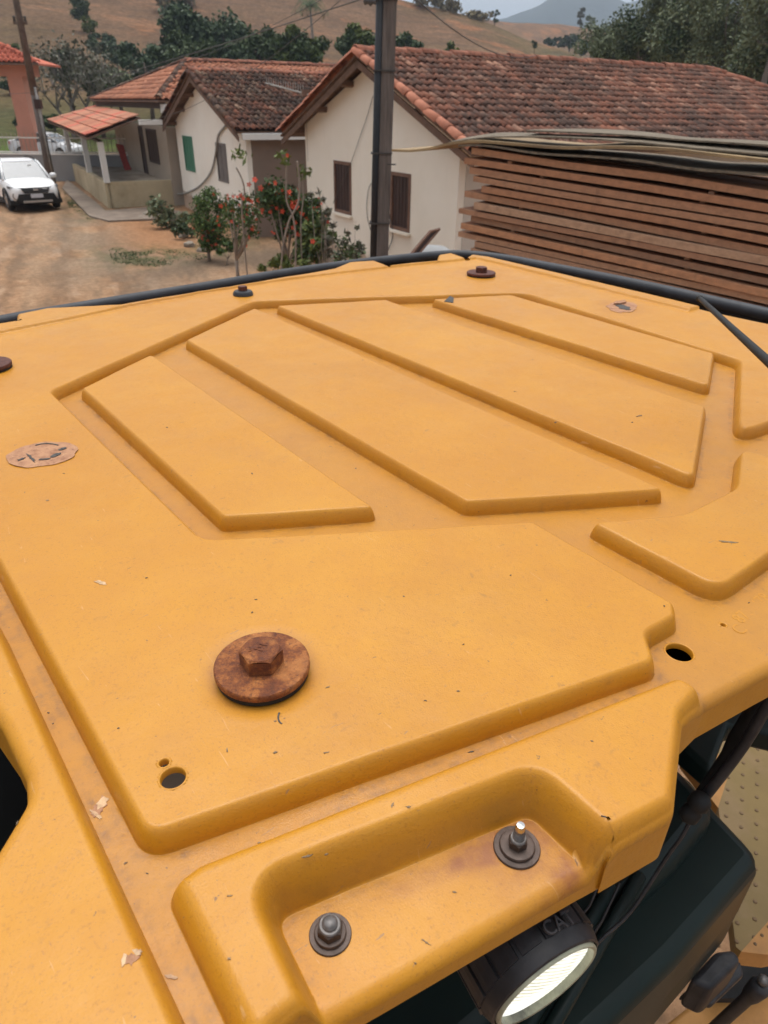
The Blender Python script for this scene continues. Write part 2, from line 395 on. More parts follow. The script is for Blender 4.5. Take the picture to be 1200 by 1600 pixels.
def terrain(x, y):
    x = np.asarray(x, float); y = np.asarray(y, float)
    r = np.hypot(x, y); az = np.arctan2(x, y)
    r55x, r55y = np.sin(az) * 55, np.cos(az) * 55
    near = SL * np.clip(y, -30, 60)
    b55 = SL * np.clip(r55y, -30, 60)
    t1 = CZ + 190 * np.interp(az, *C1); t2 = CZ + 390 * np.interp(az, *C2)
    wig = (vnoise(x / 22, y / 22, 3, 4) - .5)
    h1 = b55 + (t1 - b55) * np.clip((r - 55) / 135, 0, 1) ** 1.9
    k = smooth01((r - 190) / 90); low = t1 - 9
    k2 = smooth01((r - 270) / 120)
    h = np.where(r < 55, near, h1)
    h = np.where(r > 190, t1 * (1 - k) + low * k, h)
    h = np.where(r > 270, low * (1 - k2) + t2 * k2, h)
    k3 = smooth01((r - 390) / 200); h = np.where(r > 390, t2 * (1 - k3) + 2.0 * k3, h)
    amp = np.clip((r - 60) / 60, 0, 1) * np.where(r < 390, 1, np.clip((600 - r) / 200, 0, 1))
    return h + wig * amp * 1.6
def polar(az, rr, zf):
    A, R = np.meshgrid(az, rr); X = np.sin(A) * R; Y = np.cos(A) * R
    Z = zf(X, Y); n, m = A.shape
    V = np.stack([X.ravel(), Y.ravel(), Z.ravel()], 1)
    i = np.arange(n - 1)[:, None] * m + np.arange(m - 1)[None]; q = np.stack([i, i + 1, i + m + 1, i + m], -1).reshape(-1, 4)[:, ::-1]
    return V, q
def set_col(me, name, rgb):
    a = me.color_attributes.new(name, 'FLOAT_COLOR', 'POINT'); c = np.ones((len(rgb), 4), np.float32); c[:, :3] = rgb
    a.data.foreach_set('color', c.ravel())
def set_f(me, name, v):
    a = me.attributes.new(name, 'FLOAT', 'POINT'); a.data.foreach_set('value', np.asarray(v, np.float32))
az_d = np.radians(np.concatenate([np.linspace(-180, -46, 34), np.linspace(-44, 44, 460), np.linspace(46, 180, 34)]))
V, q = polar(az_d, np.concatenate([[0.01], np.geomspace(2, 58, 270)]), terrain)
V[:, 2] += (vnoise(V[:, 0] * .9, V[:, 1] * .9, 21, 4) - .5) * .10 * (np.hypot(V[:, 0], V[:, 1]) < 50)
me = raw_mesh('ground', V, quads(V, q), True)
def in_poly(X, Y, poly, soft=.4):
    d = poly_sd(X, Y, poly); return smooth01(d / soft * .5 + .5)
def poly_sd(X, Y, poly):      # signed distance, positive inside
    P = np.asarray(poly, float); d2 = np.full(X.shape, 1e18); ins = np.zeros(X.shape, bool)
    for i in range(len(P)):
        ax, ay = P[i]; bx, by = P[(i + 1) % len(P)]; ex, ey = bx - ax, by - ay; L = ex * ex + ey * ey
        if L < 1e-16: continue
        t = np.clip(((X - ax) * ex + (Y - ay) * ey) / L, 0, 1)
        d2 = np.minimum(d2, (X - ax - t * ex) ** 2 + (Y - ay - t * ey) ** 2)
        if abs(ey) > 1e-15:
            c = ((ay > Y) != (by > Y)) & (X < ex * (Y - ay) / ey + ax); ins ^= c
    d = np.sqrt(d2); return np.where(ins, d, -d)
def gpoly(pts): return [tuple(on_g(*p).xy) for p in pts]
X, Y = V[:, 0], V[:, 1]
nA = vnoise(X * .8, Y * .8, 1, 5, .6); nB = vnoise(X * 3.2, Y * 3.2, 2, 4, .6); nC = vnoise(X * .25, Y * .25, 5, 3)
base = np.stack([.42 + 0 * X, .245 + 0 * X, .135 + 0 * X], 1)
base = base * (0.80 + .40 * nA)[:, None]
def blend(col, w): 
    global base
    base = base * (1 - w[:, None]) + np.array(col)[None] * w[:, None]
base = base * (0.80 + .40 * vnoise(X * 2.6, Y * 2.6, 9, 4, .7))[:, None]
blend((.25, .165, .10), smooth01((nB - .50) * 6) * .55)
blend((.52, .35, .22), smooth01((vnoise(X * 1.7, Y * 1.7, 8, 4, .6) - .54) * 7) * .55)
# pressed wheel tracks, grey gravelly patch, orange earth, grass, packed yard
for off in (0, 1.7, 3.1):
    a = on_g(10, 470); b = on_g(50, 345); a = Vector((a.x + off - 1.2, a.y, 0)); b = Vector((b.x + off * .9 - 1.0, b.y, 0)); dd = (b - a).normalized()
    ds = np.abs((X - a.x) * dd.y - (Y - a.y) * dd.x + .35 * (nA - .5)); blend((.46, .29, .17), smooth01(1 - ds / .35) * .8 * (Y < 40)); blend((.22, .13, .075), smooth01(1 - np.abs(ds - .55) / .22) * .6 * (Y < 40))
tdir = (on_g(40, 345) - on_g(-10, 480)); tdir.z = 0; tdir.normalize()
su = X * tdir.x + Y * tdir.y; sv = X * tdir.y - Y * tdir.x
stk = vnoise(su * .35, sv * 2.2, 61, 5, .65); blend((.24, .155, .095), smooth01((stk - .50) * 7) * .65 * smooth01((nC - .15) * 5)); blend((.56, .38, .25), smooth01((.42 - stk) * 8) * .55)
blend((.25, .20, .145), in_poly(X, Y, gpoly([(90, 335), (150, 330), (300, 400), (250, 420), (120, 440), (60, 380)]), 2.5) * smooth01((nA - .30) * 4) * .8)
blend((.42, .20, .09), in_poly(X, Y, gpoly([(175, 345), (215, 335), (300, 365), (300, 395), (260, 400), (190, 385)]), 1.2) * .75)
g1 = in_poly(X, Y, gpoly([(170, 388), (300, 392), (330, 380), (390, 370), (385, 392), (250, 418), (175, 412)]), 1.2)
blend((.085, .105, .035), g1 * smooth01((nB - .38) * 6) * .85)
g2 = in_poly(X, Y, gpoly([(100, 300), (125, 320), (185, 325), (200, 335), (140, 345), (110, 330)]), 1.0)
blend((.11, .12, .05), g2 * smooth01((nB - .40) * 6) * .7)
blend((.17, .13, .095), in_poly(X, Y, gpoly([(190, 428), (300, 402), (420, 385), (600, 380), (600, 420), (430, 422), (330, 425), (250, 450), (190, 460)]), 1.5) * smooth01((nA - .2) * 5) * .75)
blend((.10, .12, .045), smooth01((nC - .35) * 4) * smooth01((Y - 12) / 6) * smooth01((X - 1) / 3) * .6)
blend((.17, .18, .16), in_poly(X, Y, [(-60, 46.5), (10, 46.5), (10, 54), (-60, 54)], .6) * .9)      # asphalt road behind the wall
blend((.13, .16, .05), smooth01((Y - 54.5) / 1.0) * (.6 + .4 * nB))
set_col(me, 'tint', base)
m = NT('dirt_ground'); pos = m.node('ShaderNodeNewGeometry').outputs['Position']
c = m.mix(m.ramp(m.noise(9, 8, .75, vec=pos), [(.35, .0), (.62, .8)]), m.attr('tint', 'Color'), (.55, .52, .50), 'MULTIPLY')
c = m.mix(m.ramp(m.noise(26, 5, .7, vec=pos), [(.62, 0.), (.7, .5)]), c, (.46, .38, .28))
m.bump(m.noise(14, 8, .75, vec=pos), .6, .06); M['ground'] = m.done(c, .95, 0, .15)
g = put('ground', me, M['ground'], kind='structure'); g['label'] = 'orange brown dirt yard with wheel tracks'

V, q = polar(np.radians(np.concatenate([np.linspace(-180, -50, 14), np.linspace(-48, 48, 420), np.linspace(50, 180, 14)])), np.concatenate([[58], np.linspace(60, 200, 190), np.linspace(204, 600, 110)]), terrain)
me = raw_mesh('hillside', V, quads(V, q), True); X, Y = V[:, 0], V[:, 1]; R = np.hypot(X, Y)
nA = vnoise(X / 9, Y / 9, 31, 5, .6); nB = vnoise(X / 2.2, Y / 2.2, 32, 4, .6); nC = vnoise(X / 38, Y / 38, 33, 3)
base = np.stack([.250 + 0 * X, .148 + 0 * X, .088 + 0 * X], 1) * (.60 + .8 * nA)[:, None]
blend((.21, .165, .075), smooth01((nC - .4) * 3) * .6)
blend((.42, .20, .10), smooth01((vnoise(X / 13 + 4, Y / 9, 40, 5, .7) - .60) * 9) * smooth01((R - 105) / 30) * .95)
blend((.46, .24, .13), smooth01((vnoise(X / 22 + Y / 14, Y / 7, 44, 5, .7) - .63) * 10) * smooth01((R - 120) / 30) * .6)
blend((.115, .14, .045), smooth01((105 - R) / 30) * (.55 + .4 * nB))
blend((.16, .26, .05), smooth01((75 - R) / 8) * smooth01((nA - .35) * 5) * .8)
blend((.10, .11, .05), smooth01((nB * .5 + nC * .5 - .62) * 12) * .5)
rows = .5 + .5 * np.sin(V[:, 2] * 5.2 + nA * 5); blend((.15, .105, .075), smooth01((rows - .55) * 3) * smooth01((R - 100) / 30) * smooth01((nB - .3) * 3) * .45)
set_col(me, 'tint', base)
m = NT('dry_hill_grass'); pos = m.node('ShaderNodeNewGeometry').outputs['Position']
c = m.mix(m.ramp(m.noise(1.2, 8, .8, vec=pos), [(.38, .0), (.60, .85)]), m.attr('tint', 'Color'), (.50, .48, .44), 'MULTIPLY')
m.bump(m.noise(1.5, 8, .8, vec=pos), .8, .8); M['hill'] = m.done(c, .95, 0, .1)
g = put('hillside', me, M['hill'], kind='structure'); g['label'] = 'dry brown pasture hill with eroded orange earth'

def far_z(x, y):
    r = np.hypot(x, y); az = np.arctan2(x, y); t = CZ + 2300 * np.interp(az, *C3)
    k = smooth01((r - 1300) / 1000) * (1 - smooth01((r - 2300) / 2500) * .9)
    rough = (vnoise(x / 160, y / 160, 50, 5, .6) - .5) * 60 * k * (1 - np.exp(-((r - 2300) / 260) ** 2) * .93)
    return 2 + (t - 2) * k + rough
V, q = polar(np.radians(np.linspace(-180, 180, 900)), np.concatenate([[600], np.linspace(700, 2300, 60), np.linspace(2380, 5200, 24)]), far_z)
me = raw_mesh('mountain', V, quads(V, q), True)
m = NT('forested_mountain'); pos = m.node('ShaderNodeNewGeometry').outputs['Position']
m.bump(m.noise(.012, 8, .75, vec=pos), 1.0, 60)
M['mount'] = m.done(m.ramp(m.noise(.006, 8, .7, vec=pos), [(.35, (.030, .042, .030)), (.65, (.075, .085, .05))]), .95, 0, .05)
g = put('mountain', me, M['mount'], kind='structure'); g['label'] = 'hazy blue mountain far behind the hill'

# ------------------------------------------------------------------ haze
HZ = MB().box((0, 0, 230), (5400, 0, 0), (0, 5400, 0), (0, 0, 233))
m = bpy.data.materials.new('pale_haze'); m.use_nodes = True; m.node_tree.nodes.clear()
pv = m.node_tree.nodes.new('ShaderNodeVolumePrincipled'); pv.inputs['Density'].default_value = .00042; pv.inputs['Color'].default_value = (.70, .83, 1, 1); pv.inputs['Anisotropy'].default_value = .2
om = m.node_tree.nodes.new('ShaderNodeOutputMaterial'); m.node_tree.links.new(pv.outputs[0], om.inputs['Volume'])
hz = HZ.build('haze', m, kind='stuff'); hz['label'] = 'thin pale haze in the valley air'
# ------------------------------------------------------------------ the wheel loader whose cab roof fills the view
_v = heading(-376, 134); CAB_RZ = math.atan2(-_v.x, _v.y)
loader = root('wheel_loader', (0, 0, 0), CAB_RZ, 'big yellow wheel loader seen from above its faded scuffed cab roof', 'loader')
CW = WM['wheel_loader']; CI = CW.inverted()
def cl(px, py, dz=0.0):      # pixel -> cab-local xy on the plane dz above the roof top
    p = CI @ on_z(px, py, ZR + dz); return (p.x, p.y)
def cw(x, y, dz=0.0): return CW @ Vector((x, y, ZR + dz))
def fillet(poly, r, n=7):
    out = []; N = len(poly)
    for i in range(N):
        p = Vector(poly[i][:2]); a = Vector(poly[i - 1][:2]); b = Vector(poly[(i + 1) % N][:2])
        rr = poly[i][2] if len(poly[i]) > 2 else r
        u = (a - p); v = (b - p); lu, lv = u.length, v.length; u /= lu; v /= lv
        th = math.acos(max(-1, min(1, u.dot(v))))
        if rr <= 0 or th > math.radians(174): out.append((p.x, p.y)); continue
        t = min(rr / math.tan(th / 2), .45 * lu, .45 * lv); A = p + u * t; B = p + v * t
        for k in range(n + 1):
            s = k / n; q = A * (1 - s) ** 2 + p * 2 * s * (1 - s) + B * s * s; out.append((q.x, q.y))
    return out
def P(pts, dz=0.0):          # pixels (x, y[, radius]) -> local polygon
    return [(*cl(p[0], p[1], dz), *(p[2:3])) for p in pts]
FL = -0.020
XR = 1.66                    # right edge of the roof (symmetric with the left)
c_far = cl(700, 400)
# main raised panel: outer border and the octagonal recess in it
panel_out = P([(-60, 778), (0, 887), (226, 1310, .022), (1027, 1032, .018), (1012, 988, .020), (1058, 962, .014), (1056, 940, .012), (834, 812, .01)])
oct_in = [(318, 841, .03), (80, 610, .03), (398, 470, .05), (818, 457, .05), (1156, 562, .03), (1152, 678, .02)]
oct_l = P(oct_in)
gapA = cl(1200, 692); out_right = (XR + .3, gapA[1] - .03)
main = panel_out + oct_l + [out_right, (XR + .3, 2.6), (-.6, 2.6), (-.6, panel_out[0][1] + .3)]
main[len(panel_out) - 1] = (*main[len(panel_out) - 1][:2], .01)
left_ch = P([(-60, 872), (0, 985), (281, 1600), (330, 1710)], 0)
leftstrip = [(left_ch[0][0], left_ch[0][1]), left_ch[1], left_ch[2], left_ch[3], (left_ch[3][0], -.25), (-.9, -.25), (-.9, left_ch[0][1] + .0)]
padB = P([(922, 812, .012), (1085, 797, .05), (1140, 765, .05), (1158, 699, .02), (1210, 716), (1420, 790), (1420, 735), (1200, 868, .01), (1122, 922, .03)])
padB = P([(921, 814, .010), (1068, 801, .06), (1150, 760, .06), (1157, 697, .02), (1230, 722), (1500, 830), (1420, 760), (1204, 866, .01), (1125, 922, .028)])
padB[5] = (XR - .05, padB[4][1] - .10); padB[6] = (XR - .05, cl(1204, 866)[1] - .1); padB[4] = (padB[4][0], padB[4][1])
ribs = [P(r) for r in (
    [(126, 606, .008), (237, 552, .012), (589, 792, .008), (347, 808, .012)],
    [(290, 531, .008), (398, 480, .012), (1042, 765, .008), (728, 785, .014)],
    [(431, 477, .008), (604, 468, .010), (1104, 636, .008), (1086, 747, .014)],
    [(675, 467, .008), (798, 460, .014), (1117, 552, .010), (1109, 603, .012)])]
brow = P([(268, 1375, .022), (310, 1344, .02), (1062, 1050, .012), (1100, 1074, .016), (1071, 1112, .03), (1068, 1150, .05), (1060, 1252, .014), (950, 1308, .02),
          (838, 1208, .020), (404, 1378, .018), (497, 1570, .012), (440, 1640, .0), (380, 1640, .0)])
b9 = cl(497, 1570); b10 = cl(440, 1605)
brow[11] = (b10[0], b10[1]); brow[12] = (cl(395, 1640)[0], b10[1] - .01)
arm_dir = 1
PK = -0.040
def PP(pts): return P(pts, PK)
pocket = P([(838, 1208, .020), (404, 1378, .018), (497, 1570, .004)]) + PP([(480, 1700), (700, 1640), (960, 1400)]) + P([(950, 1308, .018)])
ARMEND = cl(497, 1572)
# outline of the whole shell (front-left part lies outside the frame)
fr = P([(480, 1650), (600, 1582), (892, 1411), (936, 1387)], -.063)
outline = [(-.055, 2.30), (-.055, .60)]
notch = P([(-40, 1075), (0, 1132), (37, 1212, .012), (38, 1250, .02), (0, 1312), (-60, 1405)])
outline = [(-.30, 2.6), (notch[0][0], notch[0][1] + .05), *notch, (-.35, notch[-1][1] - .12), (-.35, -.10), (ARMEND[0] - .15, -.10), (ARMEND[0] - .06, ARMEND[1] - .012)]
outline += [(fr[0][0] - .03, fr[0][1] + 0.0, .01), (fr[0][0], fr[0][1]), fr[1], fr[2], (*fr[3], .035)]
outline += P([(958, 1312, .018), (1060, 1256, .016), (1070, 1150, .02), (1074, 1112, .02)])
ed = P([(1104, 1100, .012), (1200, 1048), (1420, 935)], FL)
outline += [ed[0], ed[1], ed[2], (XR + .02, ed[2][1] + .12)]
bead = [cl(*p) for p in [(0, 522), (100, 502), (200, 480), (360, 452), (480, 434), (620, 418), (745, 405), (800, 418), (1000, 468), (1121, 497), (1200, 516)]]
flange = [cl(*p) for p in [(0, 509), (26, 505), (27, 495), (75, 485), (150, 481), (190, 479), (240, 470), (400, 444), (520, 423), (545, 413), (585, 410), (606, 418), (640, 414), (682, 410), (685, 401), (705, 398), (728, 406), (736, 400), (765, 404), (900, 436), (1000, 459), (1120, 488), (1200, 505)]]
rr_ = flange[-1]; outline += [(rr_[0] + .01, ed[2][1] + .3), (rr_[0] + (flange[-1][0] - flange[-2][0]) * .5, rr_[1] - .1)] + flange[::-1]
outline += [(flange[0][0] - .15, flange[0][1] + .01), (-.30, 1.9)]
# keep the left border tidy: everything left of the frame follows the left edge
outline[0] = (flange[0][0] - .10, flange[0][1] - .02)
outline[1] = (notch[0][0] - .005, notch[0][1] + .03)
outline = outline[:-2]
bead_poly = [(bead[0][0] - .5, bead[0][1] + .02)] + bead + [(bead[-1][0] + .01, -.5), (-.6, -.5)]
F_ = {k: fillet(v, .0) for k, v in dict(main=main, left=leftstrip, padB=padB, brow=brow, outline=outline, pocket=pocket).items()}
ribF = [fillet(r, .01) for r in ribs]
gx = np.concatenate([np.arange(-.36, -.09, .0045), np.arange(-.09, .64, .00175), np.arange(.64, 1.1, .0024), np.arange(1.1, 1.78, .0030)])
gy = list(np.arange(-.12, .12, .004)); yv = .12
while yv < 2.35: gy.append(yv); yv += .00175 + max(0, yv - .5) * .0014
gy = np.array(gy)
GX, GY = np.meshgrid(gx, gy)
def sdl(poly, pad=.05):      # signed distance computed only near the polygon
    Pn = np.array([p[:2] for p in poly]); out = np.full(GX.shape, -1.0)
    x0, x1 = np.searchsorted(gx, [Pn[:, 0].min() - pad, Pn[:, 0].max() + pad]); y0, y1 = np.searchsorted(gy, [Pn[:, 1].min() - pad, Pn[:, 1].max() + pad])
    if x1 > x0 and y1 > y0: out[y0:y1, x0:x1] = poly_sd(GX[y0:y1, x0:x1], GY[y0:y1, x0:x1], Pn)
    return out
def S(d, w): return smooth01(d / w + .5)
A6 = [sdl(F_[k]) for k in ('main', 'left', 'padB', 'brow', 'outline', 'pocket')]
D_r = [sdl(r) for r in ribF]; D_bead = sdl(bead_poly)
D_main, D_left, D_B, D_brow, D_out, D_pk = A6

W6 = (.0108, .0108, .0100, .0165, None, .0195); WR = .0098
def grad(D):
    dy_, dx_ = np.gradient(D, gy, gx); L_ = np.maximum(1, np.hypot(dx_, dy_)); bad = L_ > 1.5
    return np.where(bad, 0, dx_ / L_), np.where(bad, 0, dy_ / L_)
g6 = [grad(d) for d in A6]; gr_ = [grad(d) for d in D_r]; gb_ = grad(D_bead)
wcx, wcy = cl(409, 1032, .010); RL = .0115
holes = []
for (px, py, r, dz) in ((270, 1214, .0092, 0), (256, 1191, .0036, 0), (1062, 1018, .0125, FL), (1130, 976, .0026, FL)):
    hx, hy = cl(px, py, dz); holes.append((hx, hy, r))
NZ = (vnoise(GX * 9, GY * 9, 71, 3) - .5) * .0022 + (vnoise(GX * 30, GY * 30, 72, 2) - .5) * .0004
def bank(d, w):              # crisp foot, steep wall, rounded shoulder
    t = np.clip(d / w + .35, 0, 1); f = 1 - (1 - t) ** 2.3
    return f * smooth01(t / .14) 
def height(Dm, Dl, DB, Dbr, Do, Dp, Dr, Dbe, x, y):
    lift = np.maximum.reduce([bank(Dm, .0108), bank(Dl, .0108), bank(DB, .0100), bank(Dbr, .0165)] + [bank(d, .0098) for d in Dr])
    z = FL * (1 - lift); pk_ = 1 - bank(-Dp, .0195)
    z = np.where(Dp > -.03, z * (1 - pk_) + PK * pk_, z)
    z = z + .0075 * (1 - S(Dbe, .008)) * (y > .9)
    z = z - .0022 * (1 - smooth01((np.hypot(x - wcx, y - wcy) - .040) / .022))
    dd = np.clip(Do, 0, RL); z = z - (RL - np.sqrt(np.maximum(RL * RL - (RL - dd) ** 2, 0)))
    return z
ALL = A6[:6] + [D_r, D_bead]
Z = height(*A6, D_r, D_bead, GX, GY)
EPS = .0004
Zx = height(*[d + EPS * g[0] for d, g in zip(A6, g6)], [d + EPS * g[0] for d, g in zip(D_r, gr_)], D_bead + EPS * gb_[0], GX + EPS, GY)
Zy = height(*[d + EPS * g[1] for d, g in zip(A6, g6)], [d + EPS * g[1] for d, g in zip(D_r, gr_)], D_bead + EPS * gb_[1], GX, GY + EPS)
ndx, ndy = grad(NZ); NX = -((Zx - Z) / EPS + ndx); NY = -((Zy - Z) / EPS + ndy); Z = Z + NZ
del g6, gr_, Zx, Zy
SFH = np.full(GX.shape, 1.0)
for hx, hy, r in holes: SFH = np.minimum(SFH, np.hypot(GX - hx, GY - hy) - r - .0012)
SF = np.minimum(D_out - .0125, SFH)
SF0 = SF.copy()
BANDS = [('main', D_main, -.35 * W6[0], .65 * W6[0]), ('left', D_left, -.35 * W6[1], .65 * W6[1]), ('padB', D_B, -.35 * W6[2], .65 * W6[2]), ('brow', D_brow, -.35 * W6[3], .65 * W6[3]), ('pocket', D_pk, -.65 * W6[5], .35 * W6[5])] + [(k, d, -.35 * WR, .65 * WR) for k, d in enumerate(D_r)]
for _, D, b0, a0 in BANDS:      # the banks are cut out of the grid and re-meshed below as strips that follow their contour
    SF = np.minimum(SF, np.maximum(D - a0, b0 - D))
floor_w = smooth01((-Z - .012) / .006) * (Z > -.034)
n1 = vnoise(GX * 14, GY * 14, 81, 5, .65); n2 = vnoise(GX * 60, GY * 60, 82, 4, .6); n3 = vnoise(GX * 5, GY * 5, 83, 3)
DUST = floor_w * (.30 + .7 * n1) * .72
DUST += .35 * smooth01((n3 * .6 + n1 * .4 - .55) * 8) * (Z > -.01) * .5
edge_all = np.minimum.reduce([np.abs(D_main + .008), np.abs(D_left + .008), np.abs(D_B + .007), np.abs(D_brow + .010)] + [np.abs(d + .006) for d in D_r])
GRIME = np.exp(-(edge_all / .0028) ** 2) * smooth01((n1 - .35) * 5) * .55 * (Z < -.008)
RUST = np.zeros(GX.shape)
b2x, b2y = cl(807, 1316, PK + .004); rb = np.hypot((GX - b2x), GY - b2y)
RUST += np.exp(-(rb / .036) ** 2) * 1.15 * (D_pk > .006) * (.4 + n1)
RUST += np.exp(-((D_pk - .018) / .009) ** 2) * np.exp(-(rb / .085) ** 2) * 1.5 * (D_pk > 0) * (.4 + n1)
rb2 = np.hypot(GX - wcx, GY - wcy); RUST += np.exp(-((rb2 - .044) / .006) ** 2) * .6 * (.3 + n1)
for (px, py) in ((752, 424), (970, 480)):
    ax_, ay_ = cl(px, py); q_ = np.hypot(GX - ax_, GY - ay_); RUST += np.exp(-((q_ - .05) / .03) ** 2) * .30 * (.3 + n1)
GRIME += smooth01((vnoise(GX * 140, GY * 140, 85, 2) - .80) * 25) * .5 * smooth01((n1 - .4) * 5)
GRIME += np.exp(-(edge_all / .010) ** 2) * (Z < -.008) * (Z > -.032) * smooth01((n2 - .30) * 3) * .30
GRIME = np.clip(GRIME, 0, 1)
# clip the grid by the scalar field SF (marching cells) and build face lists
ny, nx = GX.shape
idx = np.arange(ny * nx).reshape(ny, nx)
inside = SF > 0
q4 = np.stack([idx[:-1, :-1], idx[:-1, 1:], idx[1:, 1:], idx[1:, :-1]], -1).reshape(-1, 4)
cnt = inside.ravel()[q4].sum(1)
full = q4[cnt == 4]; part = q4[(cnt > 0) & (cnt < 4)]
vx = GX.ravel(); vy = GY.ravel(); vz = Z.ravel(); sf = SF.ravel()
s0f = SFH.ravel(); real = []
extra = []; ekey = {}; polys = []; bedges = []
for c in part:
    ring = []
    for a, b in ((c[0], c[1]), (c[1], c[2]), (c[2], c[3]), (c[3], c[0])):
        if sf[a] > 0: ring.append(int(a))
        if (sf[a] > 0) != (sf[b] > 0):
            k = (min(a, b), max(a, b))
            if k not in ekey:
                t = sf[a] / (sf[a] - sf[b]); ekey[k] = len(vx) + len(extra)
                zi = vz[a] if sf[a] > 0 else vz[b]; o_ = s0f[a] + (s0f[b] - s0f[a]) * t; real.append(o_ < .0006)
                extra.append((vx[a] + (vx[b] - vx[a]) * t, vy[a] + (vy[b] - vy[a]) * t, zi - (.0008 if real[-1] else 0)))
            ring.append(ekey[k])
    if len(ring) >= 3:
        polys.append(ring)
        ne = [(ring[i], ring[(i + 1) % len(ring)]) for i in range(len(ring))]
        bedges += [e for e in ne if e[0] >= len(vx) and e[1] >= len(vx) and real[e[0] - len(vx)] and real[e[1] - len(vx)]]
E_ = np.array(extra); N0 = len(vx)
AV = np.concatenate([np.stack([vx, vy, vz], 1), E_]); nearest = [k[0] if sf[k[0]] > 0 else k[1] for k in ekey]
att = {n_: np.concatenate([a.ravel(), a.ravel()[nearest]]) for n_, a in (('dust', DUST), ('grime', GRIME), ('rust', np.clip(RUST, 0, 1)))}
# skirts: every clipped edge drops vertically (outer skirt long, holes only the sheet thickness)
sk = {}; skv = []; skf = []
def drop(v):
    if v not in sk:
        x, y, z = AV[v]; zb = -.064
        for hx, hy, r in holes:
            if math.hypot(x - hx, y - hy) < r + .004: zb = z - .0045
        base_i = len(AV) + len(skv); steps = 4
        for k in range(1, steps + 1): skv.append((x, y, z + (zb - z) * k / steps))
        sk[v] = base_i
    return sk[v]
for a, b in bedges:
    ia, ib = drop(a), drop(b)
    skf.append((b, a, ia, ib))
    for k in range(3): skf.append((ib + k, ia + k, ia + k + 1, ib + k + 1))
src = np.array([v for v in sk]).repeat(4); AV = np.concatenate([AV, np.array(skv)])
for n_ in att: att[n_] = np.concatenate([att[n_], att[n_][src] * .5])
nrm_ = np.stack([NX.ravel(), NY.ravel(), np.ones(N0)], 1); gl = grad(SFH); out_n = -np.stack([gl[0].ravel(), gl[1].ravel(), np.zeros(N0)], 1)
nr = np.array(nearest); isH = np.zeros(len(nr), bool)
ev = nrm_[nr] / np.linalg.norm(nrm_[nr], axis=1)[:, None] * .25 + out_n[nr]; rm = np.array(real); ev[~rm] = nrm_[nr][~rm]
skn = out_n[nr][[v - N0 for v in sk]].repeat(4, 0)
NRM = np.concatenate([nrm_, ev, skn]); NRM /= np.linalg.norm(NRM, axis=1)[:, None] + 1e-12
